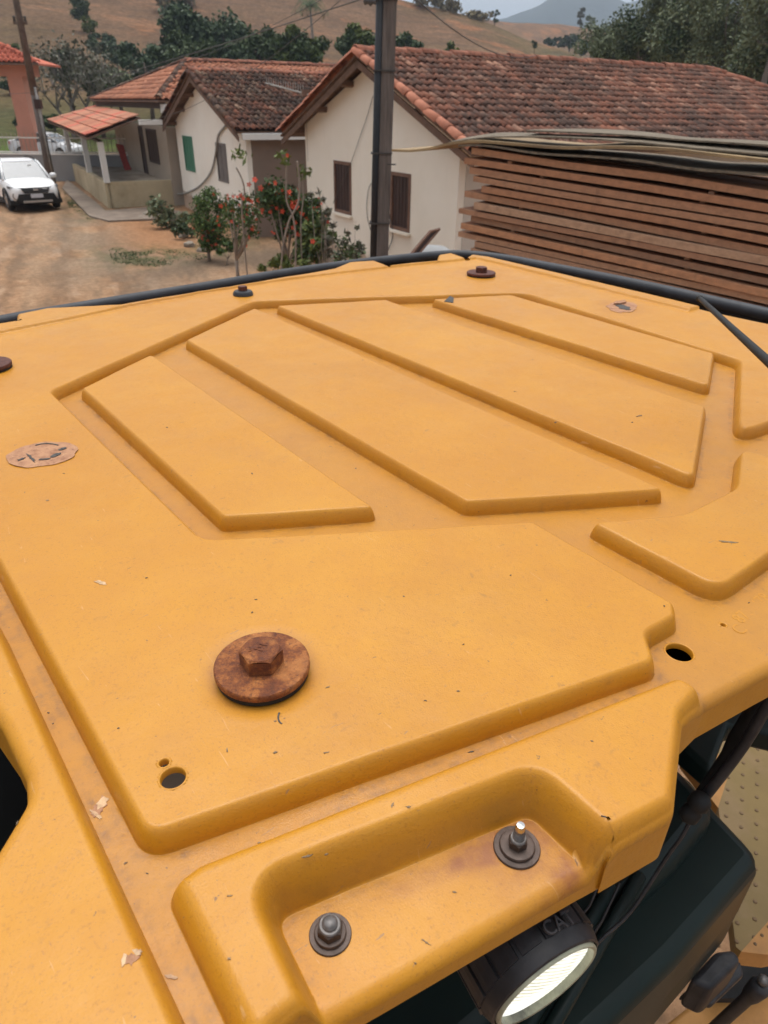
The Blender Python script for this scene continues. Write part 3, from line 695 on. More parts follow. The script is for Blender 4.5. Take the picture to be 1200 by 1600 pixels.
# ---- contour strips
def fld(x, y): 
    g = lambda k: poly_sd(x, y, np.array([p[:2] for p in F_[k]]))
    return [g(k) for k in ('main', 'left', 'padB', 'brow', 'outline', 'pocket')], [poly_sd(x, y, np.array(r)) for r in ribF], poly_sd(x, y, np.array(bead_poly))
def hz_(x, y): a, r, bd = fld(x, y); return height(*a, r, bd, x, y), a
def nz_(x, y): return (vnoise(x * 9, y * 9, 71, 3) - .5) * .0022 + (vnoise(x * 30, y * 30, 72, 2) - .5) * .0004
strips = {}
for key, _, b0, a0 in BANDS + [('outline', None, 0, .0125)]:
    poly = [Vector(p[:2]) for p in (F_[key] if isinstance(key, str) else ribF[key])]
    area = sum(poly[i - 1].x * poly[i].y - poly[i].x * poly[i - 1].y for i in range(len(poly))); sgn_ = 1 if area > 0 else -1
    C_ = []; N_ = []; n_p = len(poly); en = []
    for i in range(n_p):
        e_ = (poly[(i + 1) % n_p] - poly[i]); e_ = e_ / max(e_.length, 1e-9); en.append(Vector((-e_.y, e_.x)) * sgn_)     # inward normals
    for i in range(n_p):
        n0 = (en[i - 1] + en[i]); n0 = n0 / max(n0.length, 1e-6); k_ = 1 / max(.6, n0.dot(en[i])); L_ = (poly[(i + 1) % n_p] - poly[i]).length
        C_.append(poly[i]); N_.append(n0 * k_); m = int(L_ / (.0025 if key == 'outline' else .007))
        for j in range(1, m): C_.append(poly[i].lerp(poly[(i + 1) % n_p], j / m)); N_.append(en[i])
    C_ = np.array([tuple(c) for c in C_]); N_ = np.array([tuple(c) for c in N_]); w_ = a0 - b0
    if key == 'pocket': ts = [-.012, 0, .10, .22, .34, .45, .55, .64, .72, .80, .86, .91, .955, .985, 1.0, 1.012]
    else: ts = [-.02, 0, .015, .045, .09, .14, .20, .28, .36, .45, .55, .66, .78, .90, 1.0, 1.02]
    offs = b0 + w_ * np.array(ts)
    if key == 'outline': offs = np.array([0, .00015, .0005, .0011, .0019, .0029, .0041, .0055, .0071, .0090, .0112, .0125, .0160, .0185])
    nr_ = len(offs)
    XX = C_[:, None, 0] + N_[:, None, 0] * offs[None]; YY = C_[:, None, 1] + N_[:, None, 1] * offs[None]
    fx, fy = XX.ravel(), YY.ravel(); e2 = .00025
    z0_, a_ = hz_(fx, fy); zx1, _a = hz_(fx + e2, fy); zx0, _a = hz_(fx - e2, fy); zy1, _a = hz_(fx, fy + e2); zy0, _a = hz_(fx, fy - e2)
    zz = z0_ + nz_(fx, fy); nx_ = -(zx1 - zx0) / (2 * e2); ny_ = -(zy1 - zy0) / (2 * e2)
    zz = zz.reshape(XX.shape)
    if key == 'outline': zz[:, -1] -= .0006; zz[:, -2] -= .0002
    else: zz[:, 0] -= .0005; zz[:, -1] -= .0005
    if key == 'brow': zz = zz - .00015
    keepv = (a_[4].reshape(XX.shape) > .0105)
    if key == 'brow': keepv &= ~(np.abs(a_[5].reshape(XX.shape)[:, 5]) < .0050)[:, None]
    if key == 'outline': keepv[:] = True
    dself = {'main': 0, 'left': 1, 'padB': 2, 'brow': 3, 'outline': 4, 'pocket': 5}
    own = a_[dself[key]] if key in dself else poly_sd(fx, fy, np.array(ribF[key]))
    keepv &= np.abs(own.reshape(XX.shape) - offs[None]) < .0016      # drop what folds over itself in tight corners
    NN = np.stack([nx_, ny_, np.ones(len(nx_))], 1)
    if key == 'outline':
        N2 = np.repeat(-N_[:, None, :], nr_, 1).reshape(-1, 2); lipn = np.clip(1 - offs / RL, 0, 1); lipn = np.tile(lipn / np.sqrt(np.maximum(1e-4, 1 - lipn ** 2)), len(C_)); small = np.tile(offs < .002, len(C_))
        NN[small, 0] = (N2[:, 0] * lipn)[small]; NN[small, 1] = (N2[:, 1] * lipn)[small]
    NN /= np.linalg.norm(NN, axis=1)[:, None]
    base_i = len(AV); AV = np.concatenate([AV, np.stack([fx, fy, zz.ravel()], 1)]); NRM = np.concatenate([NRM, NN])
    gi = np.clip(np.searchsorted(gy, fy), 0, ny - 1); gj = np.clip(np.searchsorted(gx, fx), 0, nx - 1)
    for n_, arr in (('dust', DUST), ('grime', GRIME), ('rust', np.clip(RUST, 0, 1))): att[n_] = np.concatenate([att[n_], arr[gi, gj]])
    qs = []; m = len(C_)
    for i in range(m):
        i2 = (i + 1) % m
        for j in range(nr_ - 1):
            if keepv[i, j] and keepv[i2, j] and keepv[i, j + 1] and keepv[i2, j + 1]:
                q_ = [base_i + i * nr_ + j, base_i + i2 * nr_ + j, base_i + i2 * nr_ + j + 1, base_i + i * nr_ + j + 1]
                qs.append(q_ if sgn_ > 0 else q_[::-1])
    if key == 'outline':      # the vertical skirt below the lip
        base2 = len(AV); hs = [0, .33, .66, 1]; SV_ = []; SNn = []
        for i in range(m):
            zt = zz[i, 0]
            for h_ in hs: SV_.append((XX[i, 0], YY[i, 0], zt + (-.064 - zt) * h_)); SNn.append((-N_[i, 0], -N_[i, 1], .02))
        SNn = np.array(SNn); SNn /= np.linalg.norm(SNn, axis=1)[:, None]; AV = np.concatenate([AV, np.array(SV_)]); NRM = np.concatenate([NRM, SNn])
        for n_ in att: att[n_] = np.concatenate([att[n_], np.zeros(len(SV_))])
        for i in range(m):
            i2 = (i + 1) % m
            for j in range(3):
                q_ = [base2 + i2 * 4 + j, base2 + i * 4 + j, base2 + i * 4 + j + 1, base2 + i2 * 4 + j + 1]; qs.append(q_[::-1] if sgn_ > 0 else q_)
    qs = np.array(qs) if qs else np.zeros((0, 4), int)
    if len(qs):
        gn = np.cross(AV[qs[:, 2]] - AV[qs[:, 0]], AV[qs[:, 3]] - AV[qs[:, 1]]); fl_ = (gn * NRM[qs].mean(1)).sum(1) < 0; qs[fl_] = qs[fl_][:, ::-1]
    strips[key] = qs
def submesh(name, quads_, ng, parent, mat):
    loops = np.concatenate([quads_.ravel()] + ([np.array([i for f in ng for i in f])] if ng else [])).astype(np.int64)
    tot = np.concatenate([np.full(len(quads_), 4), np.array([len(f) for f in ng], int)]) if ng else np.full(len(quads_), 4)
    starts = np.concatenate([[0], np.cumsum(tot)[:-1]]); used, inv = np.unique(loops, return_inverse=True)
    W = AV[used].copy(); W[:, 2] += ZR
    me = raw_mesh(name, W, (inv, starts, tot), True)
    for n_ in att: set_f(me, n_, att[n_][used])
    if len(me.vertices) == len(used): me.normals_split_custom_set_from_vertices(NRM[used])
    return put(name, me, mat, parent)
mask_used = np.zeros(len(full), bool); rib_sets = []; polys_rib = [[] for _ in D_r]; rest = []
for f_ in polys:
    k0 = [i for i in f_ if i < N0][0]; hit = [k for k, d in enumerate(D_r) if d.ravel()[k0] > 0]
    (polys_rib[hit[0]] if hit else rest).append(f_)
polys = rest
for d in D_r:
    mk_ = d.ravel()[full].mean(1) > 0; mk_ &= ~mask_used; mask_used |= mk_; rib_sets.append(mk_)
s0i = (D_out.ravel()[q4] > .003).all(1) & (SFH.ravel()[q4] > .002).all(1) & (cnt < 4) & ((D_brow.ravel()[q4] > -.02).any(1) | (D_pk.ravel()[q4] > -.02).any(1))
bk = q4[s0i]; ub, ib_ = np.unique(bk.ravel(), return_inverse=True); off0 = len(AV)      # backing a little below the strips of the lamp recess
bz = np.stack([vx[ub], vy[ub], vz[ub] - .0028], 1); AV = np.concatenate([AV, bz]); NRM = np.concatenate([NRM, NRM[ub]])
for n_ in att: att[n_] = np.concatenate([att[n_], att[n_][ub]])
backing = ib_.reshape(-1, 4) + off0
shell = submesh('cab_roof', np.concatenate([full[~mask_used]] + [strips[k] for k in strips if isinstance(k, str)] + [backing]), polys + skf, loader, M['yellow'])
shell['label'] = 'faded scuffed yellow moulded cab roof'
for k_, mk_ in enumerate(rib_sets): submesh('raised_rib', np.concatenate([full[mk_], strips[k_]]), polys_rib[k_], shell, M['yellow'])

for hx, hy, r in holes:
    zh = float(Z[np.searchsorted(gy, hy), np.searchsorted(gx, hx)])
    MB().lathe(cw(hx, hy, zh), Vector((0, 0, 1)), [(r + .0018, -.0002), (r + .0014, .00012), (r + .0006, .00010), (r, -.0007), (r, -.0065)], 40, None, False).build('hole_rim', M['yellow'], shell, autosmooth=70)
# black sheets added as the dark under the shell, then cab body and glass
def off_poly(poly, d):
    P_ = [Vector(p[:2]) for p in poly]; c = sum(P_, Vector((0, 0))) / len(P_); return [tuple(p + (c - p).normalized() * d) for p in P_]
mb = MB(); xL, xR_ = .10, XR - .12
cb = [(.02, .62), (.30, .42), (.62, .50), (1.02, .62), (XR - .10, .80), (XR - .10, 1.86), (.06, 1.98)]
mb.prism([cw(x, y, -.085) for x, y in cb], (0, 0, .012)); mb.build('roof_shade_sheet', M['void'], loader)  # added black sheet, keeps the roof holes dark
MB().prism([cw(x, y, -.30) for x, y in ((-.60, .10), (-.02, .10), (.03, .60), (-.02, 1.2), (-.60, 1.2))], (0, 0, .02)).build('notch_shade_plate', M['void'], loader)  # added black plate, stands in for the dark seen through the notch
MB().prism([cw(x, y, -.052) for x, y in ((holes[2][0] - .05, holes[2][1] - .04), (holes[2][0] + .06, holes[2][1] - .04), (holes[2][0] + .06, holes[2][1] + .10), (holes[2][0] - .05, holes[2][1] + .10))], (0, 0, .004)).build('hole_shade_plate', M['void'], loader)  # added black plate, paints the inside of the right hole dark
mb = MB(); mb.prism([cw(x, y, -1.9) for x, y in cb], (0, 0, .9)); mb.build('cab_body', M['dark_hood'], loader)
for a, b in zip(cb, cb[1:] + cb[:1]):
    A = cw(*a, -1.0); B = cw(*b, -1.0); mb = MB(); mb.prism([A, B, B + Vector((0, 0, .91)), A + Vector((0, 0, .91))], (B - A).cross(Vector((0, 0, 1))).normalized() * -.006)
    mb.build('window_pane', M['glass_car'], loader)
    MB().tube([A, A + Vector((0, 0, .92))], .022, 8).build('window_post', M['black_rubber'], loader)
# rubber seal tube round the far edges
sp = [(-40, 506), (0, 498), (60, 487), (200, 464), (330, 443), (450, 423), (560, 408), (625, 401), (690, 395), (735, 395), (790, 401), (850, 412), (950, 431), (1050, 452), (1120, 468), (1200, 486), (1290, 508)]
pts = [cw(*cl(*p, -.004), -.012) for p in sp]
def smooth_path(p, n=4):
    out = []
    for i in range(len(p) - 1):
        a, b, c, d = p[max(i - 1, 0)], p[i], p[i + 1], p[min(i + 2, len(p) - 1)]
        for k in range(n):
            t = k / n; out.append(.5 * ((2 * b) + (c - a) * t + (2 * a - 5 * b + 4 * c - d) * t * t + (3 * b - a - 3 * c + d) * t ** 3))
    return out + [p[-1]]
MB().tube(smooth_path(pts), .0155, 14).build('rubber_seal', M['rubber'], loader, True)
# thin dark trim below the far flange so it is closed underneath
mb = MB()
for a, b in zip(pts[:-1], pts[1:]):
    mb.prism([a + Vector((0, 0, -.01)), b + Vector((0, 0, -.01)), b + Vector((0, 0, -.10)), a + Vector((0, 0, -.10))], (b - a).cross(Vector((0, 0, 1))).normalized() * -.02)
mb.build('gutter_trim', M['black_rubber'], loader)

# -------- bolts
ZV = Vector((0, 0, 1))
def text_mesh(body, size, mat, parent, M4, name, depth=.0006, font_bold=False):
    cu = bpy.data.curves.new(name, 'FONT'); cu.body = body; cu.size = size; cu.extrude = depth; cu.align_x = 'CENTER'; cu.align_y = 'CENTER'; cu.resolution_u = 3
    o = bpy.data.objects.new(name, cu); COL.objects.link(o); bpy.context.view_layer.update()
    dg = bpy.context.evaluated_depsgraph_get(); me = bpy.data.meshes.new_from_object(o.evaluated_get(dg)); bpy.data.objects.remove(o)
    me.transform(WM[parent.name].inverted() @ M4); me.materials.clear(); me.name = name
    return put(name, me, mat, parent)
def frame4(o, xdir, normal):
    n = Vector(normal).normalized(); x = (Vector(xdir) - n * Vector(xdir).dot(n)).normalized(); y = n.cross(x)
    return Matrix(((x.x, y.x, n.x, o[0]), (x.y, y.y, n.y, o[1]), (x.z, y.z, n.z, o[2]), (0, 0, 0, 1)))
def hexhead(o, r, h, x, dome=.0):
    mb = MB(); a = Vector(x).normalized(); b = ZV.cross(a)
    ring = lambda rr_, hh: [o + ZV * hh + (a * math.cos(k * math.pi / 3) + b * math.sin(k * math.pi / 3)) * rr_ for k in range(6)]
    v = ring(r, 0) + ring(r, h * .86); n = 24
    top = [o + ZV * h + (a * math.cos(2 * math.pi * k / n) + b * math.sin(2 * math.pi * k / n)) * r * .84 for k in range(n)]
    mb.add(v, [(i, (i + 1) % 6, (i + 1) % 6 + 6, i + 6) for i in range(6)] + [tuple(range(6))[::-1]])
    # chamfer between hexagon and round top
    e = ring(r, h * .86); per = []
    for i in range(6):
        for k in range(4): per.append(e[i].lerp(e[(i + 1) % 6], k / 4) + ZV * (h * .07 * math.sin(math.pi * k / 4)))
    mb.add(per + top, [(i, (i + 1) % n, (i + 1) % n + n, i + n) for i in range(n)] + [tuple(range(n, 2 * n))])
    return mb
def roof_bolt(px, py, dz=0.0, R=.041, mat='rust', head=.0175, hh=.014, rubber=True, ang=.35, marks=False, th=.0065, label=None):
    x, y = cl(px, py, dz + (.012 if rubber else .006)); o = cw(x, y, dz - .001)
    e = bpy.data.objects.new('roof_bolt', None); COL.objects.link(e); e.parent = loader; e.location = CI @ o; e.empty_display_size = .03
    WM[e.name] = CW @ Matrix.Translation(e.location); h = 0
    if label: e['label'] = label
    if rubber:
        MB().lathe(o, ZV, [(R * .97, 0), (R * .98, .002), (R * .96, .0052)], 48).build('rubber_pad', M['black_rubber'], e, autosmooth=50); h = .005
    w = MB().lathe(o, ZV, [(R * .985, h), (R, h + .001), (R, h + th - .0012), (R * .975, h + th), (R * .55, h + th + .0004), (R * .40, h + th - .0004)], 56)
    wo_ = w.build('washer', M[mat], e, autosmooth=45)
    a = Vector((math.cos(ang), math.sin(ang), 0))
    hexhead(o + ZV * (h + th - .0005), head, hh, a).build('bolt_head', M[mat], e, autosmooth=28, bevel=.0005)
    if marks:
        top = o + ZV * (h + th + hh - .0006); rx = Vector((.35, 1, 0))
        text_mesh('M', .013, M[mat], e, frame4(top + Vector((.000, .0015, 0)), rx, ZV), 'bolt_marking', .0007)
        text_mesh('3', .008, M[mat], e, frame4(top + Vector((-.0085, -.002, 0)), (1, .1, 0), ZV), 'bolt_marking', .0006)
    return e
roof_bolt(409, 1033, 0, .0415, 'rust', .0190, .0165, ang=.10, marks=True, label='orange rusted bolt with wide washer and black rubber pad')
roof_bolt(752, 424, 0, .0425, 'rust_dark', .0180, .015, ang=.5)
roof_bolt(-21, 566, 0, .0415, 'rust_dark', .0180, .015, ang=.2)
def stud_bolt(px, py, dz, R, stud, label=None, mat='dark_metal', cut=False, nut=.011):
    x, y = cl(px, py, dz + .003); o = cw(x, y, dz - .0005)
    e = bpy.data.objects.new('stud_bolt', None); COL.objects.link(e); e.parent = loader; e.location = CI @ o; e.empty_display_size = .03
    WM[e.name] = CW @ Matrix.Translation(e.location)
    if label: e['label'] = label
    MB().lathe(o, ZV, [(R, 0), (R, .0018), (R * .97, .0024), (R * .3, .0026)], 48).build('washer', M[mat], e, autosmooth=45)
    MB().lathe(o, ZV, [(R * .76, .0024), (R * .76, .0040), (R * .72, .0050), (R * .60, .0054), (R * .4, .0052)], 48).build('washer', M[mat], e, autosmooth=35)
    hexhead(o + ZV * .0048, nut * .92, .0068, (1, .5, 0)).build('nut', M[mat], e, autosmooth=28)
    MB().lathe(o, ZV, [(nut * .74, .0108), (nut * .78, .0125), (nut * .70, .0133), (nut * .5, .0135)], 28).build('nut_collar', M['steel'], e, autosmooth=40)
    prof = [(stud * .9, .009)]; hh = .0135; top = hh + (.0075 if cut else .0025)
    while hh < top: prof += [(stud, hh), (stud * .84, hh + .0008)]; hh += .0016
    prof += [(stud * .86, top), (stud * .70, top + .0010), (0, top + .0012)]
    MB().lathe(o, ZV, prof, 24).build('stud', M['steel'], e, autosmooth=60)
    if cut:
        MB().lathe(o + ZV * (top + .0008), ZV, [(stud * .80, 0), (stud * .82, .003), (stud * .66, .0055), (0, .006)], 18).build('stud_tip', M['bright_steel'], e, autosmooth=60)
stud_bolt(516, 1457, PK, .0140, .0052, 'grey steel nut and stud on a small washer', 'dark_metal', False, .0095)
stud_bolt(808, 1321, PK, .0172, .0044, 'dark brown nut with a bright cut stud', 'dark_metal', True, .0078)
# small capped bolt at the middle of the far side
x, y = cl(380, 461); o = cw(x, y, 0)
e = bpy.data.objects.new('cap_bolt', None); COL.objects.link(e); e.parent = loader; e.location = CI @ o; WM[e.name] = CW @ Matrix.Translation(e.location)
MB().lathe(o, ZV, [(.026, 0), (.026, .006), (.022, .011), (.012, .012)], 32).build('washer', M['rubber'], e, autosmooth=40)
hexhead(o + ZV * .011, .012, .012, (1, 0, 0)).build('bolt_head', M['rust_dark'], e, autosmooth=28)
# -------- worn places
def blob(px, py, rx_px, ry_px, ang, dz, n=26, jag=.18, seed=0, lift_=.0005):
    r_ = random.Random(seed); ph = [r_.uniform(0, 6.28) for _ in range(4)]; out = []
    for k in range(n):
        w = 2 * math.pi * k / n; rr_ = 1 + jag * (.5 * math.sin(2 * w + ph[0]) + .4 * math.sin(5 * w + ph[1]) + .4 * math.sin(9 * w + ph[2]) + .3 * r_.uniform(-1, 1))
        a, b = math.cos(w) * rx_px * rr_, math.sin(w) * ry_px * rr_
        c, s = math.cos(ang), math.sin(ang); out.append(cw(*cl(px + a * c - b * s, py + a * s + b * c, dz), dz + lift_))
    return out
def patch(name, pts, mat, thick=.0006, parent=loader):
    return MB().prism(pts, (0, 0, -thick)).build(name, mat, parent)
def roofz(px, py, dz): # local surface height at a pixel, from the grid
    for _ in range(4):
        x, y = cl(px, py, dz); i = min(max(np.searchsorted(gy, y), 0), ny - 1); j = min(max(np.searchsorted(gx, x), 0), nx - 1); dz = float(Z[i, j])
    return dz
z0 = roofz(66, 711, 0)
pp = patch('bare_patch', blob(66, 711, 55, 19, -.14, z0, 40, .05, 3, .0012), M['primer']); pp['label'] = 'bare brown oval where a washer has come off'
for (a, b, c, d, an_, s) in ((49, 717, 7, 2.4, .7, 1), (87, 713, 9, 2.0, -.45, 2), (70, 719, 8, 1.4, -.1, 8), (34, 719, 6, 1.3, -.3, 9), (98, 703, 7, 1.5, -.2, 10)): patch('screw_hole', blob(a, b, c, d, an_, z0, 14, .5, s, .0021), M['chip_dark'])
mb = MB()
for k in range(8):
    w0 = 3.9 + k * .2; w1 = w0 + .2
    q_ = [(74 + math.cos(w) * rr_, 704 + math.sin(w) * rr_ * .38) for w, rr_ in ((w0, 26), (w1, 26), (w1, 23.5), (w0, 23.5))]
    mb.prism([cw(*cl(*t, z0), z0 + .0021) for t in q_], (0, 0, -.0006))
mb.build('screw_groove', M['chip_dark'], loader)
z1 = roofz(972, 479, 0)
patch('bare_patch', blob(972, 480, 24, 8.5, .05, z1, 30, .12, 5, .0012), M['primer'])
patch('screw_hole', blob(974, 481, 13, 3, .25, z1, 16, .25, 6, .0021), M['chip_dark'])
patch('torn_edge', blob(968, 475, 9, 2.5, -.1, z1, 14, .3, 7, .006), M['primer'], .004)
chips = [(155, 1262, 15, 9, -1.1, 'primer', 1.1), (160, 1255, 12, 6, -.6, 'chip_white', 0), (150, 1273, 10, 3.5, .6, 'chip_white', 0),
         (152, 1264, 8, 5, -.7, 'primer', 0), (203, 1499, 13, 8, -.5, 'primer', 0), (211, 1490, 12, 5, -.4, 'chip_white', 0), (194, 1500, 4, 9, .2, 'chip_white', 0), (268, 1527, 9, 3.5, .2, 'chip_white', 0),
         (158, 911, 8, 3, .2, 'chip_white', 0), (1138, 847, 16, 3, .1, 'chip_grey', 0),
         (999, 650, 7, 1.2, -.25, 'chip_dark', 0), (988, 660, 2.5, 1.0, -.2, 'chip_dark', 0),
         (27, 1286, 4.5, 2.2, -.9, 'chip_grey', 0), (359, 1400, 5, 2.2, -.3, 'chip_grey', 0), (358, 1498, 3, 4, .2, 'chip_grey', 0), (480, 1338, 12, 2.2, -.35, 'chip_grey', 0), (510, 1335, 5, 1.5, -.35, 'chip_grey', 0),
         (405, 1317, 3, 2, 0, 'chip_grey', 0), (613, 1258, 3, 5, .3, 'chip_grey', 0), (638, 1261, 5, 2.2, -.2, 'chip_grey', 0), (944, 1276, 6, 1.6, .4, 'chip_dark', 0), (925, 1158, 2.5, 2, 0, 'chip_grey', 0),
         (710, 1394, 4, 2.6, .5, 'chip_grey', 0), (665, 1472, 10, 2.4, .55, 'chip_grey', 0), (649, 1505, 3, 2, 0, 'chip_grey', 0), (736, 1175, 7, 1.6, -.3, 'chip_dark', 0), (716, 1080, 4, 2, .3, 'chip_grey', 0),
         (665, 1095, 3, 1.6, 0, 'chip_dark', 0), (631, 932, 2.2, 1.4, 0, 'chip_dark', 0), (798, 899, 2, 1.3, 0, 'chip_dark', 0), (724, 1007, 2, 1.3, 0, 'chip_dark', 0), (400, 937, 2.6, 1.4, 0, 'chip_dark', 0), (394, 957, 1.8, 2, 0, 'chip_dark', 0),
         (229, 903, 2.4, 1.2, 0, 'chip_dark', 0), (185, 1138, 2.5, 1.6, 0, 'chip_dark', 0), (430, 1127, 3, 1.5, 0, 'chip_grey', 0), (430, 1176, 5, 2.6, 0, 'chip_grey', 0), (512, 1074, 5, 1.6, -.5, 'chip_grey', 0), (510, 1176, 5, 2, -.2, 'chip_grey', 0),
         (355, 1172, 2, 5, .2, 'chip_grey', 0), (76, 1114, 3, 1.4, .2, 'chip_dark', 0), (83, 1131, 2, 1.2, 0, 'chip_dark', 0), (196, 1349, 5, 2, -.2, 'chip_grey', 0), (230, 1365, 3, 1.2, 0, 'chip_dark', 0), (105, 1225, 2, 1.4, 0, 'chip_dark', 0),
         (394, 740, 2, 1.4, 0, 'chip_dark', 0), (261, 668, 1.6, 1.2, 0, 'chip_dark', 0), (556, 732, 1.6, 1.2, 0, 'chip_dark', 0), (868, 660, 1.8, 1.4, 0, 'chip_dark', 0), (804, 612, 1.5, 1, 0, 'chip_dark', 0), (1038, 947, 2, 1.4, 0, 'chip_dark', 0),
         (74, 782, 4, 1.2, -.1, 'chip_grey', 0), (100, 740, 2.2, 1, 0, 'chip_grey', 0), (240, 470, 6, 1.6, -.1, 'chip_dark', 0), (62, 508, 5, 1.4, -.1, 'chip_dark', 0), (1170, 942, 2, 1.2, 0, 'chip_dark', 0)]
for k, (px, py, rx_, ry_, an, mt, _) in enumerate(chips):
    zz_ = roofz(px, py, 0); patch('paint_chip', blob(px, py, rx_ * (.62 if 'chip' in mt and mt != 'chip_white' else 1), ry_ * (.55 if mt in ('chip_grey', 'chip_dark') else 1), an, zz_, 18, .75 if mt in ('chip_grey', 'chip_dark') else .35, 100 + k, .00045 + .0002 * (mt == 'chip_white')), M[mt], .0008)
# crescent scratch below the big bolt, torn black flake on the far rib
mb = MB(); arc = [(441 + 7.5 * math.cos(w), 1120 + 11 * math.sin(w)) for w in np.linspace(3.9, 1.7, 9)] + [(443 + 7 * math.cos(w), 1120 + 10 * math.sin(w)) for w in np.linspace(1.8, 3.9, 9)]
z_ = roofz(441, 1120, 0); patch('paint_chip', [cw(*cl(a, b + 1, z_), z_ + .0006) for a, b in arc], M['chip_dark'])
z_ = roofz(702, 469, 0); MB().prism([cw(*cl(*p, z_ + .001), z_ + .0015 + h_) for p, h_ in (((694, 471), 0), ((703, 466), .006), ((709, 468), .004), ((708, 473), 0))], (0, 0, -.0015)).build('torn_flake', M['chip_dark'], loader)
# faint moulded casting number by the hole
def roof_text(body, px, py, px2, py2, size):
    a = cw(*cl(px, py, FL), FL); b = cw(*cl(px2, py2, FL), FL)
    t = text_mesh(body, size, M['yellow'], loader, frame4(a + ZV * .0001, b - a, ZV), 'casting_number', .00035); return t
roof_text('8730478', 1176, 950, 1240, 896, .0195)
roof_text('C', 1156, 984, 1220, 930, .0195)
# black whip rod standing off the right side
a = at_dist(1093, 466, 1.55); b = at_dist(1204, 568, 1.0); c = at_dist(1330, 690, .85)
e = MB().tube([a, a.lerp(b, .5), b, c], [.0046, .0050, .0058, .0065], 12).build('mirror_rod', M['black_rubber'], loader, True)
MB().lathe(a - (b - a).normalized() * .004, (b - a), [(0, -.004), (.0055, -.002), (.0068, .004), (.006, .010), (.005, .012)], 14).build('rod_tip', M['black_rubber'], e, True)
# -------- what shows below the right edge: engine cover, walkway, steps, hose arm, lamp
def flat(name, pix, z, thick, mat, bevel=0, parent=loader):
    return MB().prism([on_z(px, py, z) for px, py in pix], (0, 0, -thick)).build(name, mat, parent, bevel=bevel)
ZE = ZR - .62
flat('engine_cover', [(1068, 1196), (1122, 1262), (1190, 1332), (1188, 1352), (1060, 1500), (760, 1790), (200, 1900), (560, 1500)][::-1], ZE, .16, M['dark_hood'], .035)
flat('engine_cover_ledge', [(1010, 1175), (1062, 1190), (1125, 1262), (1060, 1345), (640, 1720), (400, 1800), (560, 1420)][::-1], ZE + .045, .08, M['dark_hood'], .03)
flat('engine_cover_skirt', [(1185, 1358), (1176, 1372), (1030, 1540), (880, 1680), (800, 1640), (900, 1450)][::-1], ZE - .10, .22, M['dark_hood'], .015)
ZW = ZR - 1.55
wk = flat('walkway_plate', [(980, 1060), (1400, 960), (1500, 1300), (1260, 1560), (1150, 1480), (1120, 1240), (1080, 1200)], ZW, .05, M['walk'])
dm = MB(); ux = Vector((math.cos(CAB_RZ), math.sin(CAB_RZ), 0)); uy = Vector((-ux.y, ux.x, 0)); o0 = on_z(1160, 1230, ZW)
dots = []
for i in range(-16, 17):
    for j in range(-16, 17):
        p = o0 + ux * (i * .05) + uy * (j * .05 + (i % 2) * .025); x_, y_ = project(p)
        if 1085 < x_ < 1230 and 1120 < y_ < 1500: dots.append(p)
d0 = None
for k, p in enumerate(dots[:290]):
    if d0 is None:
        m_ = MB().lathe((0, 0, 0), ZV, [(.0065, 0), (.006, .002), (.003, .003)], 8); d0 = raw_mesh('grip_stud', m_.v, m_.f, True); d0.materials.append(M['dot'])
    o = bpy.data.objects.new('grip_stud', d0); COL.objects.link(o); o.parent = wk; o.location = CI @ p
flat('dark_glass_plate', [(1058, 1158), (1128, 1112), (1200, 1060), (1290, 1090), (1225, 1150), (1140, 1130), (1112, 1205)], ZE + .12, .05, M['dark_hood'], .01)  # dark plate added in place of the greenish cab glass
flat('walkway_side_panel', [(1062, 1160), (1100, 1140), (1140, 1205), (1122, 1262), (1066, 1190)], ZW + .35, .03, M['walk_orange'])
st = flat('step_plate', [(1158, 1487), (1200, 1440), (1300, 1350), (1320, 1470), (1200, 1492)], ZR - 1.05, .05, M['walk_orange'])
for i in range(-6, 9):
    for j in range(-6, 9):
        p = on_z(1180, 1475, ZR - 1.05) + ux * i * .028 + uy * j * .028; x_, y_ = project(p)
        if 1170 < x_ < 1215 and 1448 < y_ < 1484 and (x_ - 1158) * .95 > (1487 - y_) - 4: 
            o = bpy.data.objects.new('grip_stud', d0); COL.objects.link(o); o.parent = st; o.location = CI @ p; o.scale = (.55,) * 3
flat('lower_frame', [(1040, 1600), (1180, 1490), (1420, 1500), (1400, 1720), (1000, 1700)], ZR - 1.35, .10, M['walk_orange'], .01)
flat('frame_gap', [(1140, 1500), (1225, 1494), (1240, 1510), (1150, 1560), (1110, 1560)], ZR - 1.30, .02, M['black_rubber'])
flat('lamp_box', [(1118, 1485), (1148, 1482), (1160, 1500), (1112, 1547), (1078, 1530)][::-1], ZR - .95, .10, M['plastic'], .012)
flat('lamp_box_flange', [(1090, 1530), (1157, 1500), (1163, 1522), (1112, 1570), (1062, 1556)][::-1], ZR - 1.03, .02, M['plastic'], .006)
kn = on_z(1187, 1542, ZR - .8)
MB().lathe(kn, (0.1, -.1, 1), [(.010, -.30), (.010, -.05), (.014, -.03), (.016, 0), (.013, .008), (.006, .011)], 20).build('grab_knob', M['plastic'], loader, True)
MB().lathe(kn + ZV * .015, (0, 0, 1), [(.008, 0), (.009, .008), (.004, .013)], 16).build('knob_cap', M['steel'], loader, True)
